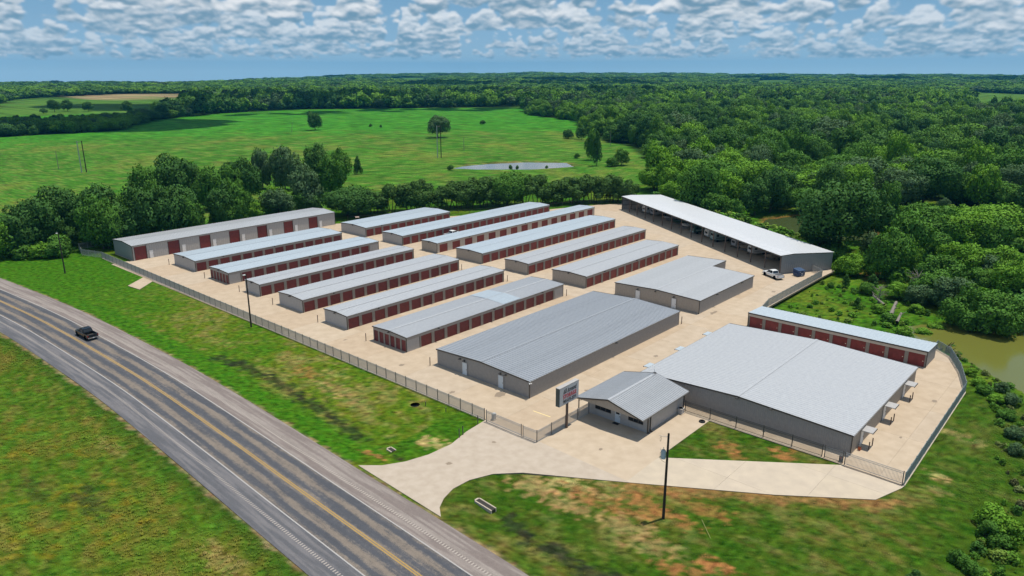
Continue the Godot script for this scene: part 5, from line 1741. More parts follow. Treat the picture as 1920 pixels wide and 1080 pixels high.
func pickup(label: String, at: Vector3, turn: float, paint: Material, tonneau: Material) -> Node3D:
	# nose towards -z
	var o := thing("pickup_truck", label, "pickup truck", at, turn)
	obj("hood", loft([body_ring(-1.35, 0.98, 0.42, 1.13), body_ring(-2.2, 0.98, 0.42, 1.10), body_ring(-2.75, 0.96, 0.42, 1.02), body_ring(-2.92, 0.90, 0.46, 0.92)]), paint, o)
	obj("body_side", loft([body_ring(0.95, 0.98, 0.42, 1.14), body_ring(-1.35, 0.98, 0.42, 1.14)]), paint, o)
	# cab with raked glass
	obj("cab", loft([[Vector3(-0.90, 1.14, 0.92), Vector3(-0.74, 1.80, 0.72), Vector3(0.74, 1.80, 0.72), Vector3(0.90, 1.14, 0.92)], [Vector3(-0.90, 1.14, -0.2), Vector3(-0.74, 1.86, -0.1), Vector3(0.74, 1.86, -0.1), Vector3(0.90, 1.14, -0.2)], [Vector3(-0.90, 1.12, -1.40), Vector3(-0.72, 1.80, -0.72), Vector3(0.72, 1.80, -0.72), Vector3(0.90, 1.12, -1.40)]]), paint, o)
	var gl := MB.new()
	gl.quad(Vector3(0.78, 1.20, -1.33), Vector3(-0.78, 1.20, -1.33), Vector3(-0.66, 1.74, -0.80), Vector3(0.66, 1.74, -0.80))
	var ws := obj("windscreen", gl.mesh(), M["glass_dark"], o, Vector3(0, 0.025, -0.03))
	var rg := MB.new()
	rg.quad(Vector3(-0.76, 1.24, 0.90), Vector3(0.76, 1.24, 0.90), Vector3(0.66, 1.72, 0.755), Vector3(-0.66, 1.72, 0.755))
	obj("rear_window", rg.mesh(), M["glass_dark"], o, Vector3(0, 0.01, 0.012))
	for s in [-1, 1]:
		for q in [[-1.12, -0.20, -0.72], [-0.12, 0.72, 99.0]]:
			var sg := MB.new()
			var zt: float = q[0] if q[2] > 50.0 else q[2]
			sg.quad(Vector3(s * 0.905, 1.20, q[0]), Vector3(s * 0.905, 1.20, q[1]), Vector3(s * 0.775, 1.72, q[1] - 0.05 if q[1] > 0 else q[1]), Vector3(s * 0.775, 1.72, zt))
			obj("side_window", sg.mesh(), M["glass_dark"], o, Vector3(s * 0.012, 0, 0))
		var mir := MB.new()
		mir.box(Vector3(s * 1.0 - 0.11, 1.16, -1.12), Vector3(s * 1.0 + 0.11, 1.36, -1.0))
		obj("mirror", mir.mesh(), M["trim"], o)
		var hl := boxed(Vector3(s * 0.72 - 0.17, 0.78, -2.93), Vector3(s * 0.72 + 0.17, 0.95, -2.86))
		obj("headlight", hl, M["chrome"], o)
		obj("tail_light", boxed(Vector3(s * 0.90 - 0.07, 0.75, 2.93), Vector3(s * 0.90 + 0.07, 1.08, 2.975)), M["red_light"], o)
		# bed side
		obj("bed_side", boxed(Vector3(minf(s * 0.98, s * 0.86), 0.45, 0.97), Vector3(maxf(s * 0.98, s * 0.86), 1.14, 2.92)), paint, o)
		for z in [-1.92, 1.78]:
			var arch := MB.new()
			arch.tube(Vector3(s * 0.90, 0.42, z), Vector3(s * 0.995, 0.42, z), 0.50, 0.50, 20)
			obj("wheel_arch", arch.mesh(), M["rubber"], o)
			wheel(o, Vector3(s * 0.89, 0.40, z))
		obj("door_handle", boxed(Vector3(s * 0.985 - 0.02, 1.0, -0.32), Vector3(s * 0.985 + 0.02, 1.04, -0.15)), M["chrome"], o)
	obj("bed_floor", boxed(Vector3(-0.86, 0.55, 0.97), Vector3(0.86, 0.66, 2.90)), M["trim"], o)
	obj("tailgate", boxed(Vector3(-0.86, 0.62, 2.86), Vector3(0.86, 1.13, 2.95)), paint, o)
	if tonneau:
		obj("bed_cover", boxed(Vector3(-0.88, 1.10, 0.99), Vector3(0.88, 1.17, 2.88)), tonneau, o)
	var rb := MB.new()
	rb.box(Vector3(-0.95, 0.45, 2.95), Vector3(0.95, 0.62, 3.12))
	var bump := obj("rear_bumper", rb.mesh(), M["chrome"], o)
	obj("number_plate", boxed(Vector3(-0.16, 0.50, 3.12), Vector3(0.16, 0.62, 3.128)), M["white_paint"], bump)
	obj("front_bumper", boxed(Vector3(-0.95, 0.40, -3.02), Vector3(0.95, 0.60, -2.86)), M["chrome"], o)
	obj("grille", boxed(Vector3(-0.52, 0.62, -2.945), Vector3(0.52, 0.92, -2.88)), M["trim"], o)
	obj("underside", boxed(Vector3(-0.8, 0.30, -2.6), Vector3(0.8, 0.46, 2.7)), M["rubber"], o)
	return o


func camper(label: String, at: Vector3, turn: float, length: float, h: float, paint: Material, stripe: Material, motor := false) -> void:
	# travel trailer or motorhome, nose towards -z
	var o := thing("motorhome" if motor else "travel_trailer", label, "motorhome" if motor else "trailer", at, turn, "campers parked under the shelter")
	var w := 1.22
	var l := length / 2
	var r := [[l, 0.25, 0.0], [l - 0.15, 0.08, 0.0], [-l + 0.9, 0.0, 0.0], [-l + 0.25, 0.12, 0.1], [-l, 0.5, 0.25]]
	var rings := []
	for q in r:
		rings.append(body_ring(q[0], w - float(q[2]) * 0.4, 0.55 + q[2], h - q[1], 0.16))
	obj("body", loft(rings), paint, o)
	for s in [-1, 1]:
		obj("stripe", boxed(Vector3(s * w - 0.012, 1.05, -l + 0.6), Vector3(s * w + 0.012, 1.3, l - 0.3)), stripe, o)
		for k in 3:
			var z := lerpf(-l + 1.1, l - 1.4, k / 2.0)
			obj("window", boxed(Vector3(s * w - 0.015, 1.6, z - 0.4), Vector3(s * w + 0.015, 2.2, z + 0.4)), M["glass_dark"], o)
		wheel(o, Vector3(s * (w - 0.14), 0.36, 0.3), 0.36, 0.22)
		wheel(o, Vector3(s * (w - 0.14), 0.36, 1.15 if not motor else -l + 1.2), 0.36, 0.22)
	if motor:
		var gl := MB.new()
		gl.quad(Vector3(w - 0.25, 1.5, -l + 0.06), Vector3(-w + 0.25, 1.5, -l + 0.06), Vector3(-w + 0.3, 2.45, -l - 0.01), Vector3(w - 0.3, 2.45, -l - 0.01))
		obj("windscreen", gl.mesh(), M["glass_dark"], o, Vector3(0, 0, -0.04))
		obj("bumper", boxed(Vector3(-w + 0.1, 0.5, -l - 0.12), Vector3(w - 0.1, 0.85, -l + 0.05)), stripe, o)
		for s in [-1, 1]:
			obj("headlight", boxed(Vector3(s * 0.85 - 0.16, 0.95, -l - 0.05), Vector3(s * 0.85 + 0.16, 1.15, -l + 0.05)), M["chrome"], o)
	else:
		var fw := MB.new()
		fw.quad(Vector3(0.7, 1.5, -l + 0.02), Vector3(-0.7, 1.5, -l + 0.02), Vector3(-0.7, 2.1, -l + 0.02), Vector3(0.7, 2.1, -l + 0.02))
		obj("front_window", fw.mesh(), M["glass_dark"], o, Vector3(0, 0, -0.04))
		var hitch := MB.new()
		hitch.tube(Vector3(-0.6, 0.5, -l + 0.2), Vector3(0, 0.5, -l - 0.9), 0.05, 0.05, 6)
		hitch.tube(Vector3(0.6, 0.5, -l + 0.2), Vector3(0, 0.5, -l - 0.9), 0.05, 0.05, 6)
		obj("hitch", hitch.mesh(), M["trim"], o)
	obj("roof_unit", boxed(Vector3(-0.35, h - 0.02, -0.4), Vector3(0.35, h + 0.22, 0.5)), M["white_paint"], o)


func boat(label: String, at: Vector3, turn: float, paint: Material, trim_: Material) -> void:
	var o := thing("boat", label, "boat", at, turn, "boats parked under the shelter")
	var rings := []
	for q in [[2.9, 1.05, 0.55, 1.5], [0.5, 1.1, 0.5, 1.52], [-1.4, 0.95, 0.55, 1.58], [-2.5, 0.5, 0.8, 1.66], [-3.1, 0.06, 1.25, 1.72]]:
		var w: float = q[1]
		rings.append([Vector3(0, q[2], q[0]), Vector3(-w * 0.8, q[2] + 0.25, q[0]), Vector3(-w, q[3], q[0]), Vector3(w, q[3], q[0]), Vector3(w * 0.8, q[2] + 0.25, q[0])])
	obj("hull", loft(rings), paint, o)
	obj("gunwale", boxed(Vector3(-0.75, 1.53, -0.9), Vector3(0.75, 1.6, 2.5)), trim_, o)
	var ws := MB.new()
	ws.quad(Vector3(0.85, 1.58, -0.9), Vector3(-0.85, 1.58, -0.9), Vector3(-0.75, 2.05, -0.45), Vector3(0.75, 2.05, -0.45))
	obj("windscreen", ws.mesh(), M["glass_dark"], o)
	obj("engine", boxed(Vector3(-0.22, 1.0, 2.9), Vector3(0.22, 1.95, 3.4)), M["trim"], o)
	var tr := MB.new()
	for s in [-1, 1]:
		tr.box(Vector3(s * 0.75 - 0.05, 0.4, -2.2), Vector3(s * 0.75 + 0.05, 0.5, 2.6))
	tr.box(Vector3(-0.05, 0.4, -4.2), Vector3(0.05, 0.5, -1.0))
	tr.box(Vector3(-0.8, 0.4, -0.9), Vector3(0.8, 0.5, -0.8))
	obj("trailer_frame", tr.mesh(), M["galvanised"], o)
	for s in [-1, 1]:
		wheel(o, Vector3(s * 1.0, 0.32, 1.0), 0.32, 0.2)


func make_vehicles() -> void:
	var black := mat("black_paint", Color(0.003, 0.004, 0.006), 0.22)
	black.clearcoat_enabled = true
	black.clearcoat = 0.15
	var white := mat("white_car_paint", Color(0.74, 0.76, 0.77), 0.25)
	white.clearcoat_enabled = true
	white.clearcoat = 0.6
	mat("vinyl", Color(0.06, 0.065, 0.075), 0.6)
	pickup("black pickup truck driving away along the road", Vector3(45.15, 0.04, -148.4), 0.04, black, null)
	pickup("white crew cab pickup truck with dark bed cover near the blue dumpster", Vector3(171.9, 0.05, -67.8), atan2(-0.5, 0.866), white, M["vinyl"])
	pickup("white pickup truck mostly hidden behind the beige-fronted row", Vector3(152.4, 0.05, -159.6), -PI / 2, white, null)
	# dumpster
	var blue := mat("dumpster_blue", Color(0.015, 0.05, 0.135), 0.45)
	var d := thing("dumpster", "dark blue steel dumpster standing by the open shelter's end wall", "dumpster", Vector3(177.2, 0.05, -63.6), atan2(-0.5, 0.866) + 0.1)
	obj("bin", loft([[Vector3(-1.0, 0.15, 0.95), Vector3(-1.05, 1.45, 1.05), Vector3(1.05, 1.45, 1.05), Vector3(1.0, 0.15, 0.95)], [Vector3(-1.0, 0.15, -0.8), Vector3(-1.05, 1.75, -0.85), Vector3(1.05, 1.75, -0.85), Vector3(1.0, 0.15, -0.8)]]), blue, d)
	for s in [-1, 1]:
		obj("fork_pocket", boxed(Vector3(s * 1.12 - 0.08, 0.75, -0.6), Vector3(s * 1.12 + 0.08, 0.98, 0.7)), blue, d)
		var ld := MB.new()
		ld.hexa([Vector3(minf(s * 0.03, s * 1.06), 1.47, 1.1), Vector3(maxf(s * 0.03, s * 1.06), 1.47, 1.1), Vector3(maxf(s * 0.03, s * 1.06), 1.77, -0.88), Vector3(minf(s * 0.03, s * 1.06), 1.77, -0.88)], [Vector3(minf(s * 0.03, s * 1.06), 1.52, 1.1), Vector3(maxf(s * 0.03, s * 1.06), 1.52, 1.1), Vector3(maxf(s * 0.03, s * 1.06), 1.82, -0.88), Vector3(minf(s * 0.03, s * 1.06), 1.82, -0.88)])
		obj("lid", ld.mesh(), mat("lid_plastic", Color(0.02, 0.06, 0.14), 0.6), d)
		for z in [-0.6, 0.75]:
			var cw := MB.new()
			cw.tube(Vector3(s * 0.8 - 0.04, 0.08, z), Vector3(s * 0.8 + 0.04, 0.08, z), 0.08, 0.08, 10)
			obj("caster", cw.mesh(), M["rubber"], d)
	for k in 4:
		obj("rib", boxed(Vector3(-0.9 + 0.6 * k - 0.04, 0.25, 0.98), Vector3(-0.9 + 0.6 * k + 0.04, 1.4, 1.08)), blue, d)
	for q in [[-0.62, 1.2, 0.14], [0.05, 0.85, 0.28], [0.62, 1.15, 0.12], [0.1, 0.42, 0.3]]:
		obj("sticker", boxed(Vector3(q[0] - q[2], q[1] - 0.06, 1.085), Vector3(q[0] + q[2], q[1] + 0.06, 1.092)), M["white_paint"], d)
	# utility cart behind the short row
	var c := thing("utility_cart", "small white utility cart parked in the shade of the trees", "cart", Vector3(146.3, 0.0, -198.6), 2.6)
	obj("body", loft([body_ring(1.1, 0.65, 0.4, 0.8), body_ring(-0.5, 0.65, 0.4, 0.85), body_ring(-1.3, 0.6, 0.45, 0.95), body_ring(-1.5, 0.5, 0.5, 0.8)]), white, c)
	obj("canopy", boxed(Vector3(-0.62, 1.82, -0.7), Vector3(0.62, 1.9, 0.9)), mat("tan_canopy", Color(0.42, 0.33, 0.27), 0.7), c)
	obj("seat", boxed(Vector3(-0.55, 0.8, 0.2), Vector3(0.55, 1.25, 0.5)), M["trim"], c)
	for sx in [-1, 1]:
		for z in [-0.65, 0.85]:
			var ps := MB.new()
			ps.tube(Vector3(sx * 0.58, 0.8, z), Vector3(sx * 0.58, 1.83, z), 0.03, 0.03, 6)
			obj("canopy_post", ps.mesh(), M["trim"], c)
		for z in [-1.0, 0.75]:
			wheel(c, Vector3(sx * 0.6, 0.26, z), 0.26, 0.2)
	# under the shelter, noses to the open front; place by metres along the front and depth
	var cream := mat("camper_white", Color(0.66, 0.66, 0.64), 0.35)
	var green := mat("coach_green", Color(0.04, 0.10, 0.085), 0.3)
	var teal := mat("coach_stripe", Color(0.30, 0.42, 0.40), 0.35)
	var tan_ := mat("camper_tan", Color(0.40, 0.34, 0.27), 0.4)
	var grey := mat("camper_grey", Color(0.35, 0.36, 0.38), 0.35)
	var redst := mat("red_stripe", Color(0.32, 0.05, 0.05), 0.4)
	var face := atan2(-78.4, -48.7) + PI
	# nose direction: towards the yard
	var yaw := atan2(0.849, 0.527)
	for q in [[10.0, 6.0, 7.4, 2.95, cream, grey, false, "white travel trailer first in the shelter from the far end wall"], [14.6, 6.6, 7.0, 2.85, grey, tan_, false, "grey travel trailer second in the shelter from the far end wall"], [44.0, 6.0, 8.2, 3.0, green, teal, true, "dark green motorhome in the middle of the open shelter"], [51.2, 5.6, 6.2, 2.9, cream, redst, false, "white cargo trailer with a red base in the open shelter"], [55.6, 6.2, 8.6, 3.05, teal, green, true, "pale motorhome with dark green skirt under the shelter"], [64.6, 6.6, 6.8, 2.8, grey, tan_, false, "grey travel trailer next to the pale motorhome"], [73.0, 6.4, 6.8, 2.85, cream, grey, false, "white travel trailer in the near half of the open shelter"]]:
		var at := shelter_point(q[0], q[1] + 1.4, 0.0)
		camper(q[7], at, yaw, q[2], q[3], q[4], q[5], q[6])
	for q in [[24.0, 6.2, grey, tan_, "grey boat on a trailer in the far part of the shelter"], [36.8, 5.8, cream, tan_, "white boat on a trailer beside the green motorhome"], [79.6, 6.4, tan_, grey, "tan pontoon boat near the shelter's near end"], [90.3, 4.6, cream, cream, "white boat against the near end wall of the shelter"], [30.5, 6.2, green, tan_, "green boat on a trailer deep in the shelter"], [68.6, 6.2, tan_, cream, "tan boat on a trailer between two campers"]]:
		boat(q[4], shelter_point(q[0], q[1] + 1.0, 0.0), yaw, q[2], q[3])


# ---------------------------------------------------------------- trees

var crowns := {}
var trunks := {}
var leaf_mats := []


func leaf_material(called: String, c: Color) -> StandardMaterial3D:
	var m := mat(called, c, 0.7)
	m.vertex_color_use_as_albedo = true
	m.backlight_enabled = true
	m.backlight = Color(0.55, 0.6, 0.2)
	m.specular_mode = BaseMaterial3D.SPECULAR_SCHLICK_GGX
	m.metallic_specular = 0.2
	return m


func crown_mesh(seed_: int, shape: String, faces: int, leaf: float) -> ArrayMesh:
	# a crown in a unit box (width 1, height 1, base at 0): lobes of foliage made of many small leaf sprays
	var r := RandomNumberGenerator.new()
	r.seed = seed_
	var lobes := []   # centre, radius
	match shape:
		"oak":
			for k in 34:
				var a := r.randf() * TAU
				var up := r.randf_range(-0.75, 1.0)
				var d := Vector3(cos(a) * sqrt(1.0 - minf(up * up, 1.0)), up, sin(a) * sqrt(1.0 - minf(up * up, 1.0)))
				var reach := r.randf_range(0.62, 1.10)
				var c := Vector3(d.x * 0.35 * reach, 0.47 + d.y * 0.36 * reach, d.z * 0.35 * reach)
				lobes.append([c, r.randf_range(0.085, 0.175)])
			for k in 5:
				var a := r.randf() * TAU
				lobes.append([Vector3(cos(a) * 0.16, r.randf_range(0.3, 0.66), sin(a) * 0.16), 0.17])
		"stems":
			for k in 26:
				var a := r.randf() * TAU
				var y := r.randf_range(0.17, 0.9)
				var rad := 0.40 * sin(clampf((y - 0.1) / 0.95, 0.0, 1.0) * PI * 0.75 + 0.45) * r.randf_range(0.4, 1.0)
				lobes.append([Vector3(cos(a) * rad, y, sin(a) * rad), r.randf_range(0.085, 0.15)])
		"upright":
			for k in 26:
				var a := r.randf() * TAU
				var y := pow(r.randf(), 0.8) * 0.8 + 0.14
				var rad := 0.33 * (1.08 - y) * r.randf_range(0.4, 1.15)
				lobes.append([Vector3(cos(a) * rad, y, sin(a) * rad), lerpf(0.17, 0.07, y)])
		"bush":
			for k in 22:
				var a := r.randf() * TAU
				var up := r.randf_range(0.0, 1.0)
				var rad := sqrt(1.0 - up * up) * 0.36 * r.randf_range(0.5, 1.0)
				lobes.append([Vector3(cos(a) * rad, 0.14 + up * 0.62, sin(a) * rad), r.randf_range(0.11, 0.2)])
		"far":
			for k in 14:
				var a := r.randf() * TAU
				var up := r.randf_range(0.0, 1.0)
				var rad := sqrt(1.0 - up * up) * 0.36 * r.randf_range(0.7, 1.0)
				lobes.append([Vector3(cos(a) * rad, 0.4 + up * 0.4, sin(a) * rad), r.randf_range(0.13, 0.22)])
	var total := 0.0
	for l in lobes:
		total += l[1] * l[1]
	var v := PackedVector3Array()
	var n := PackedVector3Array()
	var cc := PackedColorArray()
	var ix := PackedInt32Array()
	var mid := Vector3(0, 0.42, 0)
	for l in lobes:
		var c: Vector3 = l[0]
		var rad: float = l[1]
		var count := int(faces * rad * rad / total)
		var tint := r.randf_range(0.74, 1.22)
		for k in count:
			var d := Vector3(r.randfn(), r.randfn() + 0.28, r.randfn()).normalized()
			var p := c + d * rad * (1.12 - 0.42 * pow(r.randf(), 1.6))
			if r.randf() < 0.10:
				p = c + d * rad * r.randf_range(1.08, 1.45)   # stray shoots
			var hidden := false
			for o in lobes:
				if o[1] * 0.66 > p.distance_to(o[0]):
					hidden = true
					break
			if hidden or p.y < 0.02:
				continue
			var f := (d + Vector3(r.randfn(), r.randfn(), r.randfn()) * 0.55).normalized()
			var s := f.cross(Vector3(r.randfn(), r.randfn(), r.randfn())).normalized()
			var t := s.cross(f)
			var size := leaf * r.randf_range(0.6, 1.25)
			var nn := (d * 0.6 + f * 0.65 + (p - mid).normalized() * 0.25).normalized()
			var g := tint * r.randf_range(0.66, 1.34)
			var warm := r.randf_range(0.92, 1.10)
			var colr := Color(g * warm, g, g * (2.0 - warm) * 0.95)
			var b := v.size()
			# a bent spray: two triangles folded along the middle, ends pointed
			v.append(p - s * size)
			v.append(p + t * size * 0.62 + f * size * 0.18)
			v.append(p + s * size)
			v.append(p - t * size * 0.62 + f * size * 0.18)
			for q in 4:
				n.append(nn)
				cc.append(colr)
			if s.cross(t).dot(nn) > 0.0:
				ix.append_array([b, b + 1, b + 2, b, b + 2, b + 3])
			else:
				ix.append_array([b, b + 2, b + 1, b, b + 3, b + 2])
	var arr := []
	arr.resize(Mesh.ARRAY_MAX)
	arr[Mesh.ARRAY_VERTEX] = v
	arr[Mesh.ARRAY_NORMAL] = n
	arr[Mesh.ARRAY_COLOR] = cc
	arr[Mesh.ARRAY_INDEX] = ix
	var m := ArrayMesh.new()
	m.add_surface_from_arrays(Mesh.PRIMITIVE_TRIANGLES, arr)
	return m


func trunk_mesh(seed_: int, stems: int, high: float, r0: float) -> ArrayMesh:
	var r := RandomNumberGenerator.new()
	r.seed = seed_
	var mb := MB.new()
	for k in stems:
		var a := TAU * k / stems + r.randf()
		var foot := Vector3(cos(a), 0, sin(a)) * (0.0 if stems == 1 else 0.08)
		var top := foot * 2.4 + Vector3(r.randf_range(-0.04, 0.04), high, r.randf_range(-0.04, 0.04))
		var kn := foot.lerp(top, 0.5) + Vector3(r.randf_range(-0.02, 0.02), 0, r.randf_range(-0.02, 0.02))
		mb.tube(foot + Vector3(0, -0.04, 0), kn, r0, r0 * 0.75, 8, false)
		mb.tube(kn, top, r0 * 0.75, r0 * 0.4, 8, false)
		if stems == 1:
			for j in 5:
				var b := TAU * j / 5.0 + r.randf()
				var from := kn.lerp(top, 0.15 * j)
				var to := from + Vector3(cos(b) * 0.3, r.randf_range(0.12, 0.3), sin(b) * 0.3)
				var knee := from.lerp(to, 0.5) + Vector3(0, 0.03, 0)
				mb.tube(from, knee, r0 * 0.5, r0 * 0.34, 6, false)
				mb.tube(knee, to, r0 * 0.34, r0 * 0.12, 6, false)
	return mb.mesh()


func plant(called: String, label: String, category: String, q: Array, group: String, r: RandomNumberGenerator) -> Node3D:
	# q: x, z, height, width, kind
	var kind: int = q[4]
	var shape: String = ["oak", "oak", "oak", "oak", "stems", "upright", "bush"][kind]
	if category == "shrub" and kind != 5:
		shape = "bush"
	var o := thing(called, label, category, Vector3(q[0], ground_y(q[0], q[1]) - 0.05, q[1]), r.randf() * TAU, group)
	o.basis = Basis(Vector3.UP, r.randf() * TAU) * Basis.from_scale(Vector3(q[3], q[2], q[3]))
	var pick: Array = crowns[shape if float(q[3]) < 16.0 else "giant"]
	var tone: int = [0, 1, 2, 3, 4, 0, 1][kind]
	var c := obj("crown", pick[r.randi() % pick.size()], leaf_mats[tone], o)
	var tk: Array = trunks[shape]
	obj("trunk", tk[r.randi() % tk.size()], M["bark"], o)
	return o


func belt_label(x: float, kind: int) -> String:
	var look: String = ["dark leafy", "mid green leafy", "bright green", "grey-green leafy"][kind]
	var nth := ["first", "second", "third", "fourth", "fifth", "sixth", "seventh"]
	if x < 74.0:
		return look + " tree of the belt at the corner beyond the picket fence"
	if x > 140.0:
		return look + " tree at the meadow end of the belt behind the tall building"
	return look + " tree of the belt behind the %s big red door from the road" % nth[clampi(int((x - 74.0) / 9.4), 0, 6)]


func make_trees() -> void:
	grain(mat("bark", Color(0.10, 0.08, 0.06), 0.95), noise_tex(71, 0.06, 3, Color(0.6, 0.6, 0.6), Color.WHITE, 256), 1.2)
	leaf_mats = [leaf_material("leaf_dark", Color(0.066, 0.165, 0.038)), leaf_material("leaf_mid", Color(0.092, 0.225, 0.034)), leaf_material("leaf_bright", Color(0.152, 0.330, 0.032)), leaf_material("leaf_grey", Color(0.096, 0.180, 0.079)), leaf_material("leaf_row", Color(0.079, 0.166, 0.041)), leaf_material("leaf_teal", Color(0.060, 0.174, 0.060))]
	crowns["oak"] = []
	for k in 8:
		crowns["oak"].append(crown_mesh(100 + k, "oak", 7500, 0.029))
	crowns["giant"] = [crown_mesh(120, "oak", 15000, 0.020)]
	crowns["stems"] = []
	for k in 3:
		crowns["stems"].append(crown_mesh(200 + k, "stems", 5000, 0.030))
	crowns["upright"] = [crown_mesh(301, "upright", 3500, 0.034), crown_mesh(302, "upright", 3500, 0.034)]
	crowns["bush"] = []
	for k in 3:
		crowns["bush"].append(crown_mesh(400 + k, "bush", 2600, 0.045))
	crowns["far"] = [crown_mesh(500, "far", 700, 0.085), crown_mesh(501, "far", 700, 0.085), crown_mesh(502, "far", 700, 0.085)]
	trunks["oak"] = [trunk_mesh(1, 1, 0.62, 0.024), trunk_mesh(2, 1, 0.6, 0.022)]
	trunks["stems"] = [trunk_mesh(3, 4, 0.6, 0.012), trunk_mesh(4, 5, 0.6, 0.012)]
	trunks["upright"] = [trunk_mesh(5, 1, 0.8, 0.02)]
	trunks["bush"] = [trunk_mesh(6, 5, 0.5, 0.012)]
	var r := RandomNumberGenerator.new()
	r.seed = 77
	for q0 in BELT:
		var q := [q0[0], q0[1], q0[2], q0[3], q0[4]]
		if q[0] > 70.0 and q[0] < 144.0:
			q[1] = minf(q[1], -215.5 - q[3] * 0.6)
		elif q[0] <= 70.0:
			q[1] = minf(q[1], -232.0 - (q[0] - 50.0) * 0.2)
		plant("broadleaf_tree", belt_label(q[0], q[4]), "tree", q, "trees of the belt behind the tall building", r)
	# fill of the belt
	for area in [[PackedVector2Array([Vector2(50, -240), Vector2(62, -231), Vector2(76, -232), Vector2(84, -227), Vector2(140, -223), Vector2(152, -228), Vector2(150, -262), Vector2(120, -264), Vector2(92, -288), Vector2(62, -275)]), 24, 5.0, 9.0], [PackedVector2Array([Vector2(118, -262), Vector2(150, -258), Vector2(172, -282), Vector2(168, -318), Vector2(140, -330), Vector2(120, -312)]), 9, 6.0, 11.0], [PackedVector2Array([Vector2(170, -255), Vector2(196, -280), Vector2(222, -308), Vector2(215, -330), Vector2(190, -345), Vector2(172, -300)]), 6, 7.0, 12.0]]:
		var made := 0
		while made < int(area[1]):
			var p := Vector2(r.randf_range(50, 225), r.randf_range(-345, -215))
			if not inside(p, area[0]):
				continue
			made += 1
			var h := r.randf_range(area[2], area[3])
			if p.x > 70.0 and p.x < 144.0:
				p.y = minf(p.y, -215.5 - h * 0.7)
			var k := r.randi() % 12
			var kind := 0 if k < 5 else 1 if k < 9 else 2 if k < 11 else 3
			plant("broadleaf_tree", belt_label(p.x, kind), "tree", [p.x, p.y, h, h * r.randf_range(0.9, 1.25), kind], "trees of the belt behind the tall building", r)
	for q in BELT_BUSH:
		plant("bush", "leafy bush at the foot of the tree belt by the fence corner", "shrub", [q[0], q[1], q[2], q[3], 6 if q[4] == 1 else 2], "bushes at the foot of the belt", r)
	var nth := 0
	var order := ["first", "second", "third", "fourth", "fifth", "sixth", "seventh", "eighth", "ninth", "tenth", "eleventh", "twelfth", "thirteenth", "fourteenth", "fifteenth", "sixteenth", "seventeenth", "eighteenth", "nineteenth", "twentieth", "twenty-first", "twenty-second", "twenty-third", "twenty-fourth"]
	var sorted_row := ROW.duplicate()
	sorted_row.sort_custom(func(a, b): return a[0] < b[0])
	for q0 in sorted_row:
		nth += 1
		var q := [q0[0], q0[1], q0[2], q0[3] * 1.42, q0[4]]
		plant("row_tree", ["broad dark tree", "tall round tree", "", "", "slender many-stemmed tree"][q[4]] + ", %s from the tall building in the row along the back fence" % order[nth - 1], "tree", q, "row of trees along the back fence", r)
	var what := ["lone round tree with a bush at its foot in the far meadow", "lone spreading thin-crowned tree in the middle of the meadow", "low dark bushy tree alone in the upper meadow", "round dark tree near the meadow's wood edge", "tall narrow tree at the right end of the meadow pond", "tall leafy tree behind the narrow one by the meadow pond", "small upright tree on the meadow near the belt", "small round shrub tree, larger of two in the far meadow", "small dark shrub tree, smaller of two in the far meadow", "dark round bush at the left end of the meadow pond", "round bush beyond the right shore of the meadow pond", "small bush in the meadow pond's near shore, left one", "small bush in the meadow pond's near shore, second one", "small bush at the right part of the pond's near shore", "dark tree beside the wood edge above the round one", "low leafy tree right of the tall narrow pond tree", "rounded leafy tree between the pond and the wood edge"]
	for i in SINGLE.size():
		plant("broadleaf_tree" if SINGLE[i][2] > 5.0 else "bush", what[i], "tree" if SINGLE[i][2] > 5.0 else "shrub", SINGLE[i], "", r)
	for q in [[318.0, -1020.0, 16.0, 17.0, 0], [336.0, -1032.0, 15.0, 15.0, 0], [352.0, -1010.0, 13.0, 14.0, 0], [300.0, -1000.0, 6.0, 9.0, 0], [365.0, -925.0, 15.0, 15.0, 0], [405.0, -930.0, 13.0, 14.0, 0]]:
		plant("broadleaf_tree", "dark round tree standing in the distant pale green field", "tree", q, "trees in the distant field", r)
	for q in NEAR:
		var wide: bool = q[3] > 20.0
		plant("broadleaf_tree", "huge spreading dark oak by the hidden pond behind the shelter" if wide else "leafy tree in the brushy wood between shelter and green pond", "tree", q, "" if wide else "trees near the green pond", r)
	for q in SHRUB:
		plant("bush", "leafy bush on the rough ground round the green pond", "shrub", [q[0], q[1], q[2], q[3], 6 if q[4] == 1 else q[4]], "bushes round the green pond", r)
	# brush in the water
	var i2 := 0
	for q in [[150.2, -25.2, 1.5, 3.4], [147.8, -24.0, 0.9, 2.0], [143.0, -20.4, 0.7, 1.6]]:
		var o := thing("driftwood", ["tangled dark driftwood heap in the green pond", "smaller dark driftwood heap beside the large one", "dark floating branches near the pond fence"][i2], "driftwood", Vector3(q[0], -1.45, q[1]))
		i2 += 1
		for k in 9:
			var mb := MB.new()
			var a := Vector3(r.randf_range(-1, 1) * q[3] * 0.4, 0.0, r.randf_range(-1, 1) * q[3] * 0.25)
			mb.tube(a, a + Vector3(r.randf_range(-1, 1) * q[3] * 0.4, r.randf_range(0.1, 1.0) * q[2], r.randf_range(-1, 1) * 0.8), 0.14, 0.04, 6)
			obj("branch", mb.mesh(), M["grey_wood"] if k % 3 == 0 else M["creosote"], o)


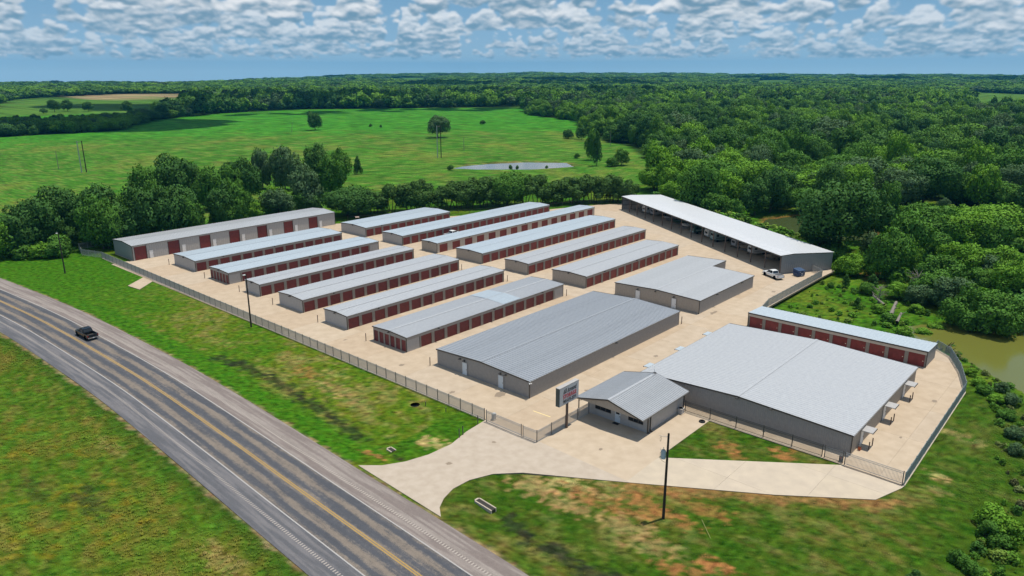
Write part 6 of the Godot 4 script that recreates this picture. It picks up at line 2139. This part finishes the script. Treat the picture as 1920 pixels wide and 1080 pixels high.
func in_woods(p: Vector2) -> bool:
	# the woods beyond the meadow, the shelter and the ponds
	var r := p.length()
	if r < 600.0:
		var edge := PackedVector2Array([Vector2(246, -147), Vector2(262, -158), Vector2(300, -172), Vector2(330, -188), Vector2(420, -264), Vector2(470, -335), Vector2(598, -440), Vector2(652, -549), Vector2(790, -674), Vector2(1600, -1100), Vector2(1600, 60), Vector2(180, 60), Vector2(196, 0), Vector2(186, -14), Vector2(183, -30), Vector2(196, -44), Vector2(212, -58), Vector2(222, -58), Vector2(250, -62), Vector2(266, -84), Vector2(258, -102), Vector2(228, -100), Vector2(222, -100)])
		return inside(p, edge)
	if inside(p, polys["meadow"]):
		return false
	for f in FAR_FIELDS:
		if absf(p.x - f[0][0]) < 1200.0 and inside(p, vec(f)):
			return false
	return not (p.x < 120.0 and r < 700.0)


func make_woods() -> void:
	var r := RandomNumberGenerator.new()
	r.seed = 99
	var near := []
	var rest := [[], [], []]
	# rings outwards from the viewpoint's side of the land; spacing grows with distance
	var d := 185.0
	while d < 6100.0:
		var step := 10.4 if d < 700.0 else maxf(10.4, d / 105.0)
		var n := int(d * 1.62 / step)
		for k in n:
			var a := -0.81 + 1.62 * (k + r.randf()) / n + 0.8440
			var dd := d + step * r.randf_range(-0.5, 0.5)
			var p := Vector2(sin(a) * dd, -cos(a) * dd)
			var short_edge := false
			if not in_woods(p):
				continue
			if dd < 860.0 and dd > 640.0 and p.x < 360.0:
				short_edge = true
			# glades and a few ragged gaps
			if dd < 900.0 and noise_a.get_noise_2d(p.x * 0.7, p.y * 0.7) > 0.46:
				continue
			var w := step * 1.28 * exp(r.randfn() * 0.30)
			var h := clampf(minf(w, 14.0) * r.randf_range(0.68, 1.55), 5.0, 19.0)
			if dd > 1400.0:
				w = step * r.randf_range(1.2, 1.9)
				h = r.randf_range(8.0, 15.0)
			if short_edge:
				h = minf(h, 10.0)
			var tone := noise_c.get_noise_2d(p.x * 1.3, p.y * 1.3) * 1.7 + r.randf_range(-0.7, 0.7)
			h *= 1.0 + 0.35 * noise_c.get_noise_2d(p.x * 2.5 + 900.0, p.y * 2.5)
			if p.x < 330.0 and p.y > -76.0:
				# young growth beside the ponds
				if p.x < 300.0 and r.randf() < 0.78:
					h = r.randf_range(3.2, 7.5)
					w = r.randf_range(4.5, 8.5)
				tone += 0.55
			if dd < 520.0 and near.size() < 1200:
				near.append([p.x, p.y, h, w, dd, tone])
			else:
				rest[r.randi() % 3].append([p.x, p.y, h, w, tone, r.randf()])
		d += step * 0.86
	near.sort_custom(func(a, b): return a[4] < b[4])
	# those the view shows largest are trees of their own
	var made := 0
	for q in near:
		if made < 290:
			var kind := 0 if q[5] < -0.1 else 1 if q[5] < 0.55 else 2
			if r.randf() < 0.13:
				kind = 3
			plant("woodland_tree", ["dark green tree in the dense woods beyond the shelter", "mid green tree in the dense woods beyond the shelter", "bright green tree in the dense woods beyond the shelter", "grey-green tree in the dense woods beyond the shelter"][kind], "tree", [q[0], q[1], q[2], q[3], kind], "trees of the dense woods", r)
			made += 1
		else:
			rest[r.randi() % 3].append([q[0], q[1], q[2], q[3], q[5], r.randf()])
	var lm := leaf_material("leaf_far", Color.WHITE)
	var total := 0
	for k in 6:
		# near half with fine crowns, far half with coarse ones
		var list: Array = rest[k % 3].filter(func(q): return (Vector2(q[0], q[1]).length() < 900.0) == (k < 3))
		if list.is_empty():
			continue
		var mm := MultiMesh.new()
		mm.transform_format = MultiMesh.TRANSFORM_3D
		mm.use_colors = true
		mm.mesh = crowns["oak"][3 + k % 3] if k < 3 else crowns["far"][k % 3]
		mm.instance_count = list.size()
		total += list.size()
		for i in list.size():
			var q: Array = list[i]
			var b := Basis(Vector3.UP, q[5] * TAU) * Basis.from_scale(Vector3(q[3], q[2] * 1.05, q[3]))
			mm.set_instance_transform(i, Transform3D(b, Vector3(q[0], ground_y(q[0], q[1]) - 0.6, q[1])))
			var c := Color(0.050, 0.136, 0.040).lerp(Color(0.160, 0.335, 0.034), clampf(0.45 + float(q[4]) * 0.55, 0.0, 1.0))
			if q[5] < 0.12:
				c = Color(0.09, 0.165, 0.074)
			mm.set_instance_color(i, c)
		var o := MultiMeshInstance3D.new()
		o.name = numbered("woods")
		o.multimesh = mm
		o.material_override = lm
		add_child(o)
		stuff(o)
		tag(o, "unbroken dark green woodland reaching to the horizon" if k >= 3 else "dense mixed woodland beyond the meadow and the shelter", "woods", "woodland")
	print("far trees ", total)


func make_grass() -> void:
	# tufts of long grass on the verges nearest the view, and low weeds by the pond
	var r := RandomNumberGenerator.new()
	r.seed = 5
	var mb := MB.new()
	for k in 9:
		var a := TAU * k / 9.0 + r.randf()
		var foot := Vector3(cos(a), 0, sin(a)) * r.randf_range(0.0, 0.35)
		var lean := Vector3(cos(a), 0, sin(a)) * r.randf_range(0.2, 0.6)
		var s := Vector3(-sin(a), 0, cos(a)) * 0.09
		var tip := foot + lean + Vector3(0, r.randf_range(0.7, 1.15), 0)
		var b := mb.v.size()
		for p in [foot - s, foot + s, tip]:
			mb.v.append(p)
			mb.n.append((Vector3.UP * 1.6 + lean).normalized())
			mb.c.append(Color.WHITE)
		var up := (mb.v[b + 1] - mb.v[b]).cross(mb.v[b + 2] - mb.v[b]).y
		mb.ix.append_array([b, b + 2, b + 1] if up > 0.0 else [b, b + 1, b + 2])
	var tuft := mb.mesh()
	var spots := []
	while spots.size() < 45000:
		# mostly the rough grass across the road
		var x := r.randf_range(-2.0, 36.0)
		var z := r.randf_range(-185.0, -40.0)
		var off := road_x(z) - x
		if off < 8.1 or x * 0.7473 - z * 0.6645 < 20.0:
			continue
		var tall := r.randf_range(0.07, 0.20) * (0.7 + 0.9 * smoothstep(-0.2, 0.4, noise_a.get_noise_2d(x, z)))
		spots.append([x, z, tall])
	while spots.size() < 85000:
		var x := r.randf_range(51.0, 135.0)
		var z := r.randf_range(-62.0, -3.0)
		var p := Vector2(x, z)
		if inside(p, polys["drive"]) or inside(p, polys["yard"]) or x - road_x(z) < 8.2 or x > 92.0 and z < -17.5 or inside(p, polys["green_pond"]):
			continue
		spots.append([x, z, r.randf_range(0.04, 0.09) * (1.0 if x < 92.0 or z < -12.0 else 1.7)])
	while spots.size() < 105000:
		var z := r.randf_range(-215.0, -70.0)
		var x := r.randf_range(51.0, 69.6)
		if x - road_x(z) < 8.2:
			continue
		spots.append([x, z, r.randf_range(0.04, 0.09)])
	var mm := MultiMesh.new()
	mm.transform_format = MultiMesh.TRANSFORM_3D
	mm.use_colors = true
	mm.mesh = tuft
	mm.instance_count = spots.size()
	for i in spots.size():
		var q: Array = spots[i]
		var s: float = q[2]
		var b := Basis(Vector3.UP, r.randf() * TAU) * Basis.from_scale(Vector3(s * 1.5, s, s * 1.5))
		mm.set_instance_transform(i, Transform3D(b, Vector3(q[0], ground_y(q[0], q[1]) - 0.01, q[1])))
		var c := ground_color(q[0], q[1])
		var g := r.randf_range(0.9, 1.3)
		mm.set_instance_color(i, Color(c.r * g, c.g * g, c.b * g))
	var m := mat("grass_blade", Color.WHITE, 0.8)
	m.metallic_specular = 0.15
	m.vertex_color_use_as_albedo = true
	m.backlight_enabled = true
	m.backlight = Color(0.4, 0.45, 0.2)
	var o := MultiMeshInstance3D.new()
	o.name = "grass"
	o.multimesh = mm
	o.material_override = m
	add_child(o)
	stuff(o)
	tag(o, "tufts of grass growing on the verges and the lawn", "grass")


func scatter(called: String, label: String, area: PackedVector2Array, count: int, low: float, high: float, seed_: int, tones: Array, keep_off: float) -> void:
	# ragged low growth that nobody could count
	var r := RandomNumberGenerator.new()
	r.seed = seed_
	var lo := Vector2(1e9, 1e9)
	var hi := -lo
	for p in area:
		lo = lo.min(p)
		hi = hi.max(p)
	for v in 2:
		var list := []
		while list.size() < count / 2:
			var p := Vector2(r.randf_range(lo.x, hi.x), r.randf_range(lo.y, hi.y))
			if not inside(p, area) or inside(p, polys["yard"]) or edge_distance(p, polys["green_pond"]) < keep_off or inside(p, polys["wood_pond"]):
				continue
			if noise_b.get_noise_2d(p.x * 0.5, p.y * 0.5) < r.randf_range(-0.35, 0.15):
				continue
			var h := lerpf(low, high, pow(r.randf(), 2.2))
			list.append([p, h, h * r.randf_range(0.9, 2.0)])
		var mm := MultiMesh.new()
		mm.transform_format = MultiMesh.TRANSFORM_3D
		mm.use_colors = true
		mm.mesh = crowns["weed"][v]
		mm.instance_count = list.size()
		for i in list.size():
			var q: Array = list[i]
			var p: Vector2 = q[0]
			mm.set_instance_transform(i, Transform3D(Basis(Vector3.UP, r.randf() * TAU) * Basis.from_scale(Vector3(q[2], q[1], q[2])), Vector3(p.x, ground_y(p.x, p.y) - 0.05, p.y)))
			var c: Color = tones[r.randi() % tones.size()]
			var g := r.randf_range(0.75, 1.25)
			mm.set_instance_color(i, Color(c.r * g, c.g * g, c.b * g))
		var o := MultiMeshInstance3D.new()
		o.name = numbered(called)
		o.multimesh = mm
		o.material_override = M["leaf_far"]
		add_child(o)
		stuff(o)
		tag(o, label, "brush", called)


func make_brush() -> void:
	crowns["weed"] = [crown_mesh(600, "bush", 420, 0.10), crown_mesh(601, "bush", 420, 0.10)]
	var bright := [Color(0.14, 0.31, 0.035), Color(0.10, 0.25, 0.03), Color(0.18, 0.29, 0.05), Color(0.075, 0.19, 0.035)]
	var dry := [Color(0.12, 0.27, 0.03), Color(0.17, 0.22, 0.07), Color(0.19, 0.21, 0.09), Color(0.09, 0.21, 0.03)]
	scatter("weeds", "weeds and low brush on the rough ground above the green pond", PackedVector2Array([Vector2(142, -30), Vector2(142, -56), Vector2(150, -58), Vector2(182, -58), Vector2(192, -60), Vector2(215, -58), Vector2(196, -40), Vector2(180, -30), Vector2(164, -30), Vector2(156, -36), Vector2(150, -30)]), 260, 0.2, 1.3, 41, bright, 0.3)
	scatter("pond_brush", "ragged brush along the shore of the green pond", PackedVector2Array([Vector2(146, -25), Vector2(138, -18.5), Vector2(128, -14.5), Vector2(112, -11.5), Vector2(98, -7.5), Vector2(88, -3), Vector2(110, 0), Vector2(130, -4), Vector2(138, -11), Vector2(150, -24)]), 170, 0.2, 1.1, 42, dry, 0.2)
	scatter("bank_brush", "leafy brush on the bank at the lawn's edge", PackedVector2Array([Vector2(96, -8), Vector2(92, -10), Vector2(84, -8.5), Vector2(76, -8), Vector2(72, -3), Vector2(98, 0)]), 80, 0.25, 1.2, 43, bright, 0.2)
	scatter("wood_edge_brush", "leafy brush along the wood's edge behind the shelter", PackedVector2Array([Vector2(190, -58), Vector2(200, -76), Vector2(240, -140), Vector2(252, -150), Vector2(262, -142), Vector2(236, -104), Vector2(220, -98), Vector2(218, -80), Vector2(214, -66)]), 420, 0.6, 4.0, 44, bright, 0.3)
	scatter("young_growth", "thick young growth among the trees beyond the green pond", PackedVector2Array([Vector2(178, -22), Vector2(186, -44), Vector2(212, -58), Vector2(240, -58), Vector2(290, -70), Vector2(300, -20), Vector2(190, -8)]), 700, 0.8, 4.2, 45, bright, 1.0)
	var bare := 0
	for q in [[268.0, -152.0, 12.0, 8.0], [180.0, -38.0, 6.0, 6.0], [170.0, -43.0, 4.0, 5.0]]:
		var o := thing("dead_tree", ["bare grey dead tree at the edge of the woods by the shelter", "bare grey snag in the brush above the pond", "low bare grey snag beside the fallen logs"][bare], "tree", Vector3(q[0], ground_y(q[0], q[1]), q[1]))
		bare += 1
		o.basis = Basis.from_scale(Vector3(q[3], q[2], q[3]))
		obj("trunk", trunk_mesh(40 + bare, 1, 0.95, 0.03), M["grey_wood"], o)
		var mb := MB.new()
		var r := RandomNumberGenerator.new()
		r.seed = 50 + bare
		for k in 26:
			var a := r.randf() * TAU
			var from := Vector3(0, r.randf_range(0.35, 0.95), 0) + Vector3(cos(a), 0, sin(a)) * r.randf_range(0.0, 0.15)
			mb.tube(from, from + Vector3(cos(a) * r.randf_range(0.15, 0.4), r.randf_range(0.0, 0.25), sin(a) * r.randf_range(0.15, 0.4)), 0.011, 0.003, 5, false)
		obj("branches", mb.mesh(), M["grey_wood"], o)
